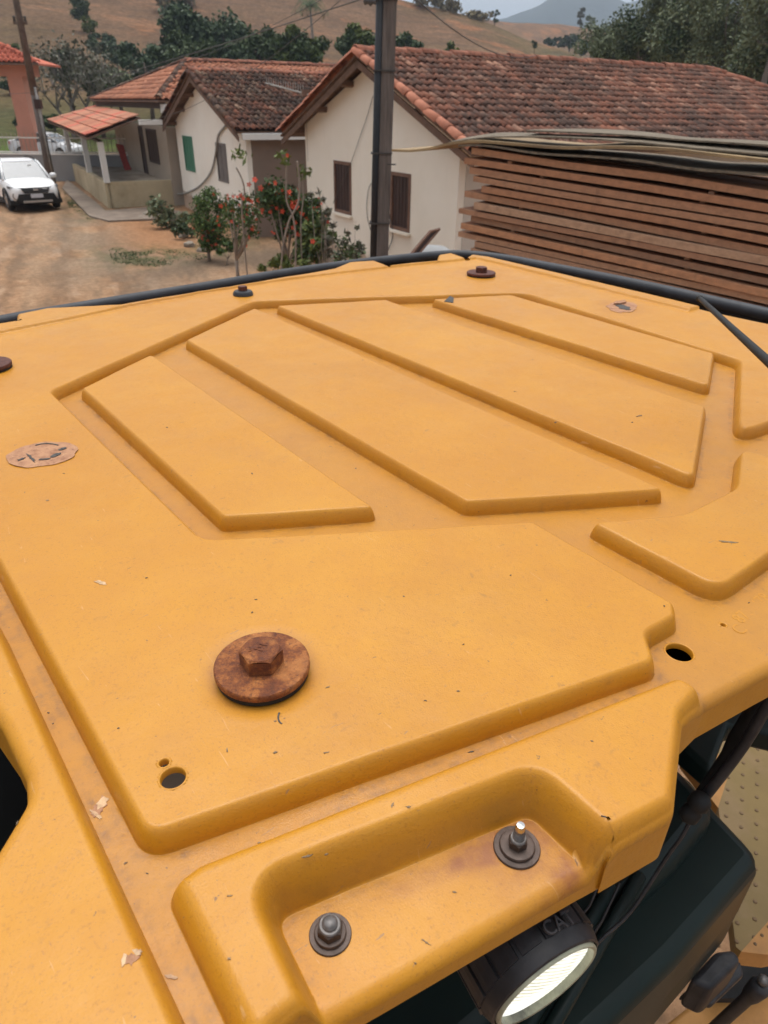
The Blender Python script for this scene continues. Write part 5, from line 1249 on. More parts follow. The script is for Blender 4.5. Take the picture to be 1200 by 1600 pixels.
MB().box(E2 + perp * 1.0 + ED * -.3 + Vector((0, 0, -.25)), perp * .8, ED * .25, Vector((0, 0, .14))).build('eave_soffit', M['white'], h1)
gq = at_F(235, 191, V0.y - .1); MB().box(gq, RD * .40, GD * .12, Vector((0, 0, .08))).build('gutter', M['white'], h1)
kb = [on_g(*p) for p in ((105, 283), (150, 318), (165, 332), (240, 326), (290, 334), (300, 342), (170, 348), (140, 340), (98, 296))]
MB().prism([Vector((p.x, p.y, gz(p.x, p.y) + .07)) for p in kb], (0, 0, -.3)).build('pavement', M['kerb'], None, kind='structure')
# grey street wall with pickets
fw0 = on_g(50, 283); fw1 = on_g(300, 276); fw0 = Vector((on_g(74, 282).x - 2.6, on_g(74, 282).y - .5, 0)); fw1 = Vector((on_g(265, 275).x + 4, fw0.y + 1.0, 0)); FD = (fw1 - fw0).normalized(); fL = (fw1 - fw0).length; zf = gz(fw0.x + 3, fw0.y)
fence = root('street_wall', (fw0.x + 4, fw0.y, zf), 0, 'low grey wall with white pickets between the yard and the road', 'wall')
ft = on_pl(fw0, Vector((FD.y, -FD.x, 0)), 85, 242).z
MB().box(Vector((fw0.x, fw0.y, (zf - .3 + ft) / 2)) + FD * fL / 2, FD * fL / 2, Vector((FD.y, -FD.x, 0)) * .08, Vector((0, 0, (ft - zf + .3) / 2))).build('wall_base', M['wall_grey'], fence)
MB().box(Vector((fw0.x, fw0.y, ft + .03)) + FD * fL / 2, FD * fL / 2, Vector((FD.y, -FD.x, 0)) * .10, Vector((0, 0, .03))).build('coping', M['white'], fence)
for k in range(int(fL / .20)):
    c = Vector((fw0.x, fw0.y, ft + .06)) + FD * (k * .20 + .1); x_ = project(c)[0]
    MB().box(c + Vector((0, 0, .42)), FD * .010, Vector((FD.y, -FD.x, 0)) * .010, Vector((0, 0, .42))).build('picket', M['concrete'], fence)
for z_ in (.12, .72): MB().box(Vector((fw0.x, fw0.y, ft + z_)) + FD * fL / 2, FD * fL / 2, Vector((FD.y, -FD.x, 0)) * .012, Vector((0, 0, .025))).build('fence_rail', M['white'], fence)
# pink gateway / pavilion at the left edge
pb = on_g(58, 246); pz = gz(pb.x, pb.y)
pav = root('pink_pavilion', (pb.x, pb.y, pz), 0, 'salmon pink pavilion with red tiled roof at the left edge', 'pavilion')
pt_ = at_F(46, 114, pb.y); ch = pt_.z
MB().box(Vector((pb.x - .15, pb.y, (pz + ch) / 2)), (.46, 0, 0), (0, .40, 0), (0, 0, (ch - pz) / 2)).build('pillar', M['pink'], pav)
MB().box(Vector((pb.x - .15, pb.y - .02, pz + .9)), (.54, 0, 0), (0, .48, 0), (0, 0, .9)).build('pillar_base', M['pink'], pav)
ba = at_F(45, 108, pb.y - .5); bb = at_F(-60, 108, pb.y - .5); bz = (at_F(20, 101, pb.y - .5).z + at_F(20, 115, pb.y - .5).z) / 2
MB().box(Vector(((ba.x + bb.x) / 2 - 2, pb.y, bz)), ((ba.x - bb.x) / 2 + 2.2, 0, 0), (0, .45, 0), (0, 0, .36)).build('beam', M['pink'], pav)
re_ = at_F(60, 99, pb.y - 1.5); rt_ = at_F(2, 72, pb.y + .1)
Oe = Vector((re_.x - 9, re_.y, re_.z)); upv = Vector((0, 1.6, rt_.z - re_.z)).normalized(); hh_ = math.hypot(1.6, rt_.z - re_.z)
lay_tiles(pav, Oe, (1, 0, 0), upv, [(0, 0), (9, 0), (9 - (re_.x - rt_.x), hh_), (0, hh_)], M['tile_red'], 120, tw=.30, tl=.45, amp=.10, seed=41)
MB().prism([Oe, Oe + Vector((9, 0, 0)), Vector((rt_.x, rt_.y, rt_.z)), Oe + upv * hh_], (0, 0, -.10)).build('roof_deck', M['wood_eave'], pav)
MB().prism([Oe + Vector((9, 0, 0)), Oe + Vector((9, 3.2, 0)), Vector((rt_.x, rt_.y, rt_.z))], (0, 0, -.10)).build('roof_deck', M['tile_red'], pav)
lay_caps(pav, Oe + Vector((9, 0, .06)), Vector((rt_.x, rt_.y, rt_.z + .08)), M['tile_red'], .14, .42); lay_caps(pav, Vector((rt_.x, rt_.y, rt_.z + .08)), Vector((rt_.x - 5, rt_.y, rt_.z + .08)), M['tile_red'], .14, .42)

# ---- lumber stack
SD = heading(-440, 138); SN = Vector((SD.y, -SD.x, 0))             # planks run along SD (away left); SN to the right
if SN.dot(Vector((1, 0, 0))) < 0: SN = -SN
SE = at_F(722, 300, 6.2); SE.z = 0                                  # left end of the face
zg0 = gz(SE.x, SE.y)
stack = root('lumber_stack', (SE.x - SD.x * 2, SE.y - SD.y * 2, zg0), 0, 'tall stack of stickered reddish sawn planks beside the cream house', 'lumber stack')
top_z = at_F(760, 238, 6.2).z
pitch = .0605; nlay = int((top_z - zg0 - .1) / pitch); r_ = random.Random(5)
PLN = 6.2
S3 = ray(-940, -8).normalized(); S3 = S3 / math.hypot(S3.x, S3.y)
SD = Vector((S3.x, S3.y, 0)); SN = Vector((SD.y, -SD.x, 0)); SN = SN if SN.x > 0 else -SN; TL = Vector((SD.x, SD.y, S3.z))
for k in range(nlay):
    z = top_z - k * pitch; 
    for j in range(4 if k < 2 else 2):
        off = r_.uniform(-.20, .03) if j == 0 else r_.uniform(-.4, .1); wdt = .14 if j == 0 or k < 2 else .42
        th = .0222 + r_.uniform(-.0035, .0022); mb = MB(); n = 8; pts = []
        c0 = SE + TL * off + SN * (wdt + (j * (.30 if k < 2 else .60)) + r_.uniform(-.03, .022)) + Vector((0, 0, z))
        sag = [r_.gauss(0, .0035) + .006 * math.sin(k * 1.7 + _ * .9) for _ in range(n + 1)]
        if k == 0: sag = [s * 3 for s in sag]
        for i in range(n): 
            a = c0 - TL * (PLN * i / n) + Vector((0, 0, sag[i])); b = c0 - TL * (PLN * (i + 1) / n) + Vector((0, 0, sag[i + 1]))
            if i == 0: first = [a - SN * wdt - ZV * th, a + SN * wdt - ZV * th, a + SN * wdt + ZV * th, a - SN * wdt + ZV * th]; mb.v += first; 
            e_ = [b - SN * wdt - ZV * th, b + SN * wdt - ZV * th, b + SN * wdt + ZV * th, b - SN * wdt + ZV * th]; q0 = len(mb.v) - 4; mb.v += e_
            for t in range(4): mb.f.append((q0 + t, q0 + (t + 1) % 4, q0 + 4 + (t + 1) % 4, q0 + 4 + t))
        mb.f.append((3, 2, 1, 0)); L_ = len(mb.v) - 4; mb.f.append((L_, L_ + 1, L_ + 2, L_ + 3))
        mb.build('plank', M['plank'], stack)
    if k < 36:
        for sx in (.55, 1.9, 3.1, 4.5):
            c = SE - TL * (sx + r_.uniform(-.15, .15)) + SN * .60 + Vector((0, 0, z - pitch / 2)); MB().box(c, SD * .018, SN * .56, ZV * .0088).build('spacer_stick', M['plank'], stack)
# wavy weathered cover boards on top
def wavy(name, px, z0, w0, thick, mat, amp, seed, back=.0):
    r2 = random.Random(seed); top = MB(); n = len(px); rows = []
    for i, (x, y, F) in enumerate(px):
        p = at_F(x, y, F); rows.append((p, p + SN * w0 + Vector((0, 0, back + r2.uniform(-.01, .01)))))
    rr0 = smooth_path([a for a, b in rows], 5); rr1 = smooth_path([b for a, b in rows], 5)
    for i in range(len(rr0)): top.v += [rr0[i], rr1[i], rr1[i] - ZV * thick, rr0[i] - ZV * thick]
    for i in range(len(rr0) - 1):
        q0 = i * 4
        for t in range(4): top.f.append((q0 + t, q0 + (t + 1) % 4, q0 + 4 + (t + 1) % 4, q0 + 4 + t))
    top.f.append((3, 2, 1, 0)); L_ = len(top.v) - 4; top.f.append((L_, L_ + 1, L_ + 2, L_ + 3))
    return top.build(name, mat, stack, autosmooth=40)
def Fs(x, y): # forward distance of the stack face at a pixel column
    d = ray(x, y); return float(SN.dot(SE) / (SN.x * d.x / d.y + SN.y))
def cover(pts, push=-.05): return [(x, y, Fs(x, y) + push) for x, y in pts]
wavy('cover_board', cover([(822, 203), (900, 206), (980, 210), (1060, 217), (1140, 222), (1260, 230)], .10), 0, .25, .010, M['sheet'], 0, 1, .01)
wavy('cover_board', cover([(700, 222), (760, 214), (840, 213), (920, 216), (1000, 222), (1100, 232), (1260, 246)], .02), 0, .25, .010, M['sheet'], 0, 2, .02)
wavy('cover_board', cover([(612, 233), (640, 234), (668, 231), (700, 223), (740, 219), (800, 223), (880, 229), (960, 228), (1040, 231), (1120, 240), (1260, 256)], -.04), 0, .6, .018, M['sheet_edge'], 0, 3, .015)
wavy('cover_board', cover([(716, 226), (760, 226), (840, 238), (920, 243), (1000, 250), (1080, 262), (1150, 268), (1260, 276)], -.03), 0, .7, .014, M['sheet'], 0, 4, .01)
# ---- leaning framed board and grey bin beside the house
lb = at_F(655, 385, 9.0)
lean = root('leaning_board', (lb.x, lb.y, gz(lb.x, lb.y)), 0, 'dark framed board leaning near the cream house wall', 'board')
c0 = at_F(636, 405, 9.0); c1 = at_F(672, 362, 9.3); dv = (c1 - c0).normalized(); wv = Vector((.75, .6, .1)).normalized()
MB().prism([c0 - dv * 1.8, c1, c1 + wv * .16, c0 - dv * 1.8 + wv * .16], Vector((.1, .25, .1)).normalized() * .04).build('panel', M['wood_dark'], lean)
for o_ in (Vector((0, 0, 0)),):
    MB().tube([c0 - dv * 1.8, c1], .022, 6).build('frame_rail', M['wood_frame'], lean); MB().tube([c1, c1 + wv * .16], .020, 6).build('frame_rail', M['wood_frame'], lean); MB().tube([c1 + wv * .16, c0 - dv * 1.8 + wv * .16], .014, 6).build('frame_rail', M['wood_frame'], lean)
bn = at_F(676, 392, 9.6); mbn = MB(); prof = [(.30, -3), (.30, -.06), (.26, 0), (.16, .05), (0, .07)]
bin_ = root('barrel', (bn.x, bn.y, gz(bn.x, bn.y)), 0, 'grey round topped barrel by the cream house wall', 'barrel')
MB().lathe(bn, ZV, [(.28, gz(bn.x, bn.y) - bn.z), (.30, -.5), (.30, -.06)], 24).build('barrel_body', M['wall_grey'], bin_, True); MB().lathe(bn, ZV, [(.31, -.07), (.31, -.04), (.26, .0), (.16, .05), (0, .07)], 24).build('barrel_lid', M['wall_grey'], bin_, True)

# ---- poles and wires
pA = at_F(594, 398, 9.5); pB = at_F(606, -2, 9.6); pdir = (pB - pA).normalized(); g0 = pA - pdir * ((pA.z - gz(pA.x, pA.y)) / pdir.z)
pole = root('utility_pole', tuple(g0), 0, 'dark weathered utility pole with black conduit in front of the cream house', 'utility pole')
top_ = pB + pdir * 1.2
axx = Vector((1, 0, 0)); ayy = Vector((0, 1, 0))
MB().prism([g0 + axx * a + ayy * b for a, b in ((-.05, -.10), (.105, -.10), (.105, .10), (-.05, .10))], top_ - g0).build('shaft', M['pole'], pole, bevel=.012)
MB().tube([g0 + Vector((-.085, -.06, .1)), top_ + Vector((-.085, -.06, 0))], .048, 12).build('conduit', M['black_pipe'], pole, True)
for f_ in (.42, .55, .69, .80, .93):
    c = g0.lerp(top_, f_); MB().box(c + Vector((-.02, -.012, 0)), axx * .130, ayy * .105, ZV * .008).build('strap', M['wire'], pole)
br = g0.lerp(top_, .60); MB().tube([at_F(606, 257, 9.4), at_F(618, 257, 9.3)], .008, 6).build('peg', M['wire'], pole)
ins = at_F(579, 1, 9.4); MB().lathe(ins, (1, 0, 0), [(.02, -.08), (.045, -.06), (.03, -.03), (.055, 0), (.03, .03), (.04, .06)], 14).build('insulator', M['glass_car'], pole, True)
MB().tube([ins + Vector((0, 0, .05)), at_F(600, -6, 9.5)], .012, 6).build('insulator_arm', M['wire'], pole)
lp0 = on_g(82, 290); lp1 = at_F(24, -4, lp0.y - 1.0); dl = (lp1 - lp0)
pole2 = root('utility_pole', tuple(lp0), 0, 'tall leaning dark pole beside the white car at the far wall', 'utility pole')
pole['group'] = pole2['group'] = 'utility poles along the yard'
for a, b, r0, r1, m_, nm in ((-.02, .52, .19, .16, 'pole', 'shaft'), (.50, 1.25, .16, .12, 'bark', 'upper_shaft')):
    MB().tube([lp0 + dl * a, lp0 + dl * b], [r0, r1], 10).build(nm, M[m_], pole2, True)
MB().tube([lp0 + dl * 0 + Vector((.14, -.1, 0)), lp0 + dl * .56 + Vector((.12, -.1, 0))], .05, 8).build('conduit', M['wire_grey'], pole2, True)
for k, (a, hw_) in enumerate(((.88, .28),)):
    c = lp0 + dl * a; MB().box(c, (hw_, 0, 0), (0, .05, 0), (0, 0, .05)).build('cross_arm', M['bark'], pole2)
    for s in (-.8, .8): MB().lathe(c + Vector((hw_ * s, 0, .05)), ZV, [(.03, 0), (.07, .04), (.04, .10), (.07, .16), (.02, .2)], 8).build('insulator', M['wire'], pole2, True)
kx = lp0 + dl * .47; MB().box(kx + Vector((.15, -.15, 0)), (.14, 0, 0), (0, .1, 0), (0, 0, .18)).build('meter_box', M['wood_dark'], pole2)
def wire(a, b, sag, r, label, n=24):
    pts = []
    for i in range(n + 1):
        t = i / n; p = a.lerp(b, t); p.z -= sag * 4 * t * (1 - t); pts.append(p)
    o = MB().tube(pts, r, 5).build('overhead_wire', M['wire']); tag(o, label, 'wire', 'overhead wires'); return o
wire(at_F(585, -8, 9.4), at_F(-40, 138, 60), .6, .007, 'thick overhead wire crossing the trees towards the left')
wire(at_F(555, -30, 9.4), lp0 + dl * .86, 1.2, .004, 'upper thin overhead wire running from the near pole to the leaning pole')
wire(at_F(560, -24, 9.4), lp0 + dl * .78, 2.0, .004, 'lower thin overhead wire running from the near pole to the leaning pole')
wire(at_F(640, -10, 9.4), Vector((RA.x, RA.y, RA.z + .1)) + RD * 4.9, .25, .007, 'service wire dropping from above the near pole to the big weathered roof')
# ================================================================== vegetation
def quads_mesh(C, Xv, Yv):
    n = len(C); V = np.empty((n, 4, 3)); V[:, 0] = C - Xv; V[:, 1] = C - Yv * .55 + Xv * .12; V[:, 2] = C + Xv; V[:, 3] = C + Yv * .55 - Xv * .12
    return V.reshape(-1, 3), np.arange(n * 4).reshape(-1, 4)
def leaves(name, centers, size, mat, parent, r, flat=.0, aspect=1.0, label=None, kind=None):
    n = len(centers); a = r.normal(size=(n, 3)); a[:, 2] *= (1 - flat); a /= np.linalg.norm(a, axis=1)[:, None]
    b = r.normal(size=(n, 3)); b -= (b * a).sum(1)[:, None] * a; b /= np.linalg.norm(b, axis=1)[:, None]
    s = size * r.uniform(.6, 1.35, n)[:, None]
    V, q = quads_mesh(centers, a * s * aspect, b * s)
    M_ = np.array(WM[parent.name].inverted()) if parent is not None else np.eye(4); V = V @ M_[:3, :3].T + M_[:3, 3]
    return put(name, raw_mesh(name, V, (q.ravel(), np.arange(len(q)) * 4, None)), mat, parent, label, kind)
def clump_points(r, centers, radii, n, shell_=.55):
    w = np.array([x ** 2 for x in radii]); w = w / w.sum(); pick = r.choice(len(radii), n, p=w)
    d = r.normal(size=(n, 3)); d /= np.linalg.norm(d, axis=1)[:, None]; rad = r.uniform(shell_ * .6, 1.0, n) ** .7 * r.normal(1.0, .16, n)
    return np.array(centers)[pick] + d * (np.array(radii)[pick] * rad)[:, None] * np.array([1, 1, .85])
def tree(name, px, ptop, pbot, wpx, dist, mat, label, leaf=.16, n=2600, clumps=16, trunk=.25, bark='bark', cat='tree', group=None, seed=0, base=None, gap=0, second=None, shape=1.0):
    """px: crown centre column, ptop..pbot: crown rows, wpx: crown width, dist: forward distance"""
    r = np.random.default_rng(1000 + seed); c = at_F(px, (ptop + pbot) / 2, dist); top = at_F(px, ptop, dist); bot = at_F(px, pbot, dist)
    H = (top.z - bot.z) / 2; Wd = (at_F(px + wpx / 2, (ptop + pbot) / 2, dist).x - at_F(px - wpx / 2, (ptop + pbot) / 2, dist).x) / 2
    g_ = gz(c.x, c.y); 
    t = root(name, (c.x, c.y, g_), 0, label, cat, group)
    cs = []; rs = []
    for k in range(clumps):
        u = r.normal(size=3); u /= np.linalg.norm(u); q = r.uniform(.40, 1.0)
        w_ = 1 - max(0, u[2]) * (1 - shape) * .6
        rr_ = min(H, Wd) * r.uniform(.34, .58) if clumps > 6 else min(H, Wd) * r.uniform(.4, .6)
        cs.append((c.x + u[0] * (Wd - rr_ * .8) * q * 1.25 * w_, c.y + u[1] * (Wd - rr_ * .8) * q * w_, c.z + u[2] * (H - rr_ * .7) * q * 1.3)); rs.append(rr_)
    b_ = Vector((c.x + r.uniform(-.2, .2), c.y, g_ - .2)); mid_t = Vector((c.x + r.uniform(-.3, .3) * Wd * .3, c.y, max(g_ + .5, bot.z + H * .25)))
    m_ = MB(); m_.tube([b_, b_.lerp(mid_t, .5) + Vector((r.uniform(-.15, .15), 0, 0)), mid_t, Vector((c.x, c.y, c.z + H * .4))], [trunk, trunk * .75, trunk * .55, trunk * .15], 7)
    for k in range(0, clumps, 2):
        m_.tube([mid_t, mid_t.lerp(Vector(cs[k]), .6) + Vector((0, 0, -.1 * H)), Vector(cs[k])], [trunk * .35, trunk * .2, trunk * .06], 5)
    m_.build('trunk', M[bark], t, True)
    P_ = clump_points(r, cs, rs, int(n * 1.7)); leaves('crown', P_, leaf * .70, M[mat], t, r, .3)
    if second:
        k = max(1, clumps // 3); P_ = clump_points(r, [(q[0], q[1] - .1, q[2] + .12 * H) for q in cs[:k]], rs[:k], int(n * .6)); leaves('crown', P_, leaf * .70, M[second], t, r, .3)
    return t
G_H = 'trees at the foot of the hill'
tree('broadleaf_tree', 318, 2, 112, 150, 84, 'leaf_dark', 'largest dark green tree behind the orange hipped roof', .34, 7000, 34, .4, seed=1, group=G_H)
tree('broadleaf_tree', 244, 60, 122, 96, 80, 'leaf_dark', 'low dark tree left of the largest dark tree, above the orange roof', .30, 3000, 16, .3, seed=2, group=G_H)
tree('broadleaf_tree', 404, 44, 112, 62, 78, 'leaf_mid', 'mid green tree right of the largest dark tree', .28, 2200, 12, .3, seed=3, group=G_H)
tree('broadleaf_tree', 372, 70, 118, 60, 74, 'leaf_dark', 'short blackish tree just above the white house ridge', .26, 1700, 10, .3, seed=4, group=G_H)
tree('broadleaf_tree', 470, 46, 116, 86, 72, 'leaf_mid', 'yellowish green bushy tree below the palm', .26, 3000, 16, .3, seed=5, second='leaf_light', group=G_H)
tree('broadleaf_tree', 556, 40, 100, 90, 76, 'leaf_mid', 'round green tree left of the near pole with yellow green top', .28, 3200, 16, .3, seed=6, second='leaf_light', group=G_H)
tree('broadleaf_tree', 632, 48, 96, 66, 80, 'leaf_dark', 'dark round tree right of the near pole above the big roof', .26, 2200, 12, .3, seed=7, second='leaf_mid', group=G_H)
tree('broadleaf_tree', 290, 52, 116, 96, 79, 'leaf_mid', 'mid green tree tucked between the largest dark tree and the low dark tree', .28, 3200, 18, .3, seed=12, group=G_H)
tree('broadleaf_tree', 350, 34, 110, 96, 81, 'leaf_dark', 'dark tree joined to the right side of the largest dark tree', .30, 3600, 20, .3, seed=13, group=G_H)
tree('broadleaf_tree', 226, 84, 128, 74, 77, 'leaf_dark', 'lowest dark tree just above the left tip of the orange roof', .26, 2200, 14, .25, seed=14, group=G_H)
tree('broadleaf_tree', 436, 60, 114, 60, 76, 'leaf_mid', 'green tree between the short blackish tree and the bushy tree below the palm', .26, 2200, 14, .25, seed=15, group=G_H)
tree('small_tree', 706, 68, 90, 34, 84, 'leaf_light', 'small bright bush just above the big roof ridge', .22, 500, 6, .1, seed=8, cat='bush')
G_S = 'bushes on the hillside'
for k, (x, a, b, w, d, mt, lb) in enumerate(((160, 48, 78, 44, 112, 'leaf_dark', 'uppermost dark bush of the band running down the hill'), (182, 62, 92, 40, 104, 'leaf_dark', 'lower dark bush of the band running down the hill'), (194, 78, 100, 26, 98, 'leaf_dark', 'lowest dark bush of the band, beside the orange roof'),
        (138, 26, 48, 20, 124, 'leaf_light', 'bright yellow green bush on the hill slope'), (126, -8, 28, 26, 130, 'leaf_mid', 'green bush at the top of the hill band above the yellow green one'),
        (24, 68, 80, 12, 96, 'leaf_light', 'tiny pale green bush above the pink pavilion roof'),
        (32, 180, 196, 16, 72, 'leaf_dark', 'dark bush in the field right of the pink pillar'), (80, 176, 192, 26, 70, 'leaf_mid', 'green bush in the field behind the white sedan'),
        (10, 112, 134, 46, 88, 'leaf_dark', 'dark bush under the pink beam'), (908, 10, 34, 10, 300, 'leaf_grey', 'thin pale tree standing on the far ridge'))):
    tree('hillside_bush', x, a, b + 6, w * 1.35, d, mt, lb, .26 if d < 200 else .6, 1300 if w > 22 else 520, 11, .12, cat='bush', group=G_S, seed=20 + k)
# grey half-bare tree
def bare_tree(px, ptop, pbase, wpx, dist, label, seed, depth=5, leafmat='leaf_grey', nl=1800):
    r = random.Random(seed); b = at_F(px, pbase, dist); top = at_F(px, ptop, dist); g_ = gz(b.x, b.y); H = top.z - g_; t = root('bare_tree', (b.x, b.y, g_), 0, label, 'tree'); m_ = MB(); tips = []
    Wd = (at_F(px + wpx / 2, ptop, dist).x - at_F(px - wpx / 2, ptop, dist).x) / 2
    def grow(p, d, L, rad, k):
        q = p + d * L; m_.tube([p, p.lerp(q, .5) + Vector((r.gauss(0, .04), r.gauss(0, .04), 0)) * L, q], [rad, rad * .8, rad * .62], 4 if k > 1 else 6, cap=False); tips.append((q, L))
        if k >= depth: return
        for _ in range(3 if k < 3 else 2):
            nd = (d + Vector((r.gauss(0, .62), r.gauss(0, .62), r.gauss(.12, .32)))).normalized(); grow(q, nd, L * r.uniform(.62, .82), rad * .6, k + 1)
    for s in (-.5, -.15, .2, .5): grow(Vector((b.x + s * 1.2, b.y, g_)), Vector((s * 1.0, r.gauss(0, .2), 1)).normalized(), H * .34, .16, 1)
    m_.build('branches', M['bark_grey'], t); rr_ = np.random.default_rng(seed)
    pts = np.array([tuple(tips[i][0]) for i in rr_.choice(len(tips), nl)]) + rr_.normal(size=(nl, 3)) * .35
    leaves('crown', pts, .15, M[leafmat], t, rr_); return t
bare_tree(120, 62, 168, 120, 66, 'grey half bare tree with fine twigs beyond the street wall', 3, 6)
tree('broadleaf_tree', 100, 70, 128, 76, 68, 'leaf_mid', 'dull green tree crown tangled behind the grey bare tree', .24, 1500, 10, .25, seed=9, group=G_H)
tree('broadleaf_tree', 182, 92, 165, 70, 70, 'leaf_olive', 'olive bush between the bare tree and the orange roof', .24, 2200, 12, .25, seed=10, group=G_H)
tree('broadleaf_tree', 150, 110, 168, 44, 67, 'leaf_dark', 'small dark tree at the foot of the grey bare tree', .22, 1200, 9, .2, seed=11, group=G_H)
# straw coloured bamboo tufts
def bamboo(px, ptop, pbot, wpx, dist, label, seed, n=110, mat='leaf_straw', leaf=.42):
    r = np.random.default_rng(seed); b = at_F(px, pbot, dist); top = at_F(px, ptop, dist); H = top.z - b.z; Wd = at_F(px + wpx / 2, pbot, dist).x - b.x; zb = gz(b.x, b.y)
    t = root('bamboo_clump', (b.x, b.y, zb), 0, label, 'bamboo', 'bamboo clumps on the hill'); m_ = MB(); P_ = []
    for k in range(n // 5):
        a = r.uniform(0, 6.28); s = r.uniform(.1, 1); q = Vector((b.x + math.cos(a) * s * Wd * .35, b.y + math.sin(a) * s * Wd * .35, min(zb, b.z)))
        e_ = Vector((b.x + math.cos(a) * s * Wd * 1.05, b.y + math.sin(a) * s * Wd * 1.05, b.z + H * r.uniform(.65, 1.02) * (1 - .25 * s))); mm = q.lerp(e_, .6) + Vector((0, 0, H * .12)); m_.tube([q, mm, e_], [.06, .05, .02], 4, cap=False)
        for i in range(26): u = r.uniform(.3, 1); P_.append(np.array(q.lerp(mm, u) if r.random() < .45 else mm.lerp(e_, u)) + r.normal(size=3) * .32)
    m_.build('canes', M['bark_pale'], t); leaves('foliage', np.array(P_), leaf, M[mat], t, r, 0, 1.0)
bamboo(262, -30, 14, 46, 150, 'brownish bamboo clump at the top edge above the largest dark tree', 1)
bamboo(292, -40, 12, 50, 156, 'straw bamboo clump at the top edge right of the brownish one', 2)
bamboo(656, -22, 12, 46, 188, 'straw bamboo clump on the crest nearest the pole', 3); bamboo(700, -2, 28, 36, 190, 'rounded straw bamboo clump on the crest in the middle of the row', 4)
bamboo(742, 16, 36, 50, 191, 'low straw bamboo clump on the crest at the right of the row', 5, 150); bamboo(680, -30, 15, 40, 192, 'tall pale bamboo clump behind the crest row', 6)
tree('acacia_tree', 774, 16, 25, 15, 192, 'leaf_dark', 'tiny flat topped tree standing alone on the skyline', .35, 260, 4, .14, seed=40)
tree('acacia_tree', 773, 27, 35, 12, 191, 'leaf_dark', 'tiny dark shrub under the flat topped skyline tree', .35, 200, 4, .1, seed=41)
tree('ridge_tree', 922, 24, 42, 18, 330, 'leaf_olive', 'small round tree on the far ridge under the mountain', .6, 420, 6, .3, seed=42)
tree('slender_tree', 836, 56, 78, 9, 150, 'leaf_mid', 'slender young tree on the slope above the big roof', .3, 240, 4, .08, seed=43)
# palm
pm = at_F(486, 60, 95); pt2 = at_F(484, 8, 95); palm = root('palm_tree', (pm.x, pm.y, gz(pm.x, pm.y)), 0, 'thin tall palm tree rising above the bushy trees', 'palm')
MB().tube([Vector((pm.x, pm.y, gz(pm.x, pm.y) - .2)), Vector((pm.x + .2, pm.y, pm.z)), pt2], [.22, .17, .12], 7).build('trunk', M['bark_pale'], palm, True)
r_ = random.Random(9)
for k in range(15):
    a = 2.4 * k; L = r_.uniform(1.6, 2.5); up_ = r_.uniform(-.5, .9); m_ = MB(); mid_p = pt2 + Vector((math.cos(a) * L * .5, math.sin(a) * L * .5, up_ * .7 + .25)); end = pt2 + Vector((math.cos(a) * L, math.sin(a) * L, up_ * .2 - L * .38))
    path = smooth_path([pt2, mid_p, end], 4)
    for i in range(len(path) - 1):
        d_ = (path[i + 1] - path[i]).normalized(); s_v = d_.cross(ZV).normalized()
        for sg in (-1, 1):
            for j in range(2):
                q = path[i].lerp(path[i + 1], j / 2); e_ = q + s_v * sg * .42 - ZV * .30 + d_ * .18; m_.add([q, q + d_ * .10, e_], [(0, 1, 2)])
    m_.build('frond', M['leaf_mid'], palm)
# big airy trees on the right
G_R = 'tall airy trees on the right'
specs = ((958, 40, 108, 90, 62, 'leftmost and shortest of the tall airy trees, beside the far slope'), (1012, 22, 120, 100, 56, 'olive tree in front of the mountain foot'), (1080, 10, 130, 120, 50, 'airy olive tree over the big roof hip'), (1052, -60, 60, 80, 54, 'tall thin topped tree reaching the top edge left of the sky gaps'),
         (1150, -40, 120, 130, 44, 'large airy tree near the right edge with sky showing through'), (1120, -110, 20, 110, 46, 'high crown at the top edge near the right corner'), (1196, 40, 190, 110, 40, 'dark olive tree at the right edge behind the roof hip'), (1230, -60, 90, 120, 38, 'tallest tree cut by the right edge'))
for k, (x, a, b, w, d, lb) in enumerate(specs):
    tree('eucalyptus_tree', x, a - 12, b, w * 1.25, d, 'leaf_olive', lb, .115 if d < 50 else .15, 6500 if k in (2, 4, 6) else 4200, 30, .22, 'bark_grey', seed=60 + k, group=G_R, second='leaf_dark' if k in (1, 2, 6) else None)
for k, (x, a, b, w, d, lb) in enumerate(((862, 56, 74, 34, 230, 'dark tree at the left end of the far tree row'), (892, 50, 76, 34, 222, 'dark tree in the middle of the far tree row'), (925, 56, 88, 40, 200, 'dark tree at the right end of the far tree row'), (956, 52, 80, 30, 190, 'dark tree in the far row nearest the airy trees'))):
    tree('broadleaf_tree', x, a, b, w, d, 'leaf_dark', lb, .55, 900, 9, .3, seed=80 + k, group='far tree row on the slope')
tree('small_tree', 930, 66, 94, 16, 120, 'leaf_light', 'narrow bright green young tree above the roof ridge', .26, 420, 5, .08, seed=90)

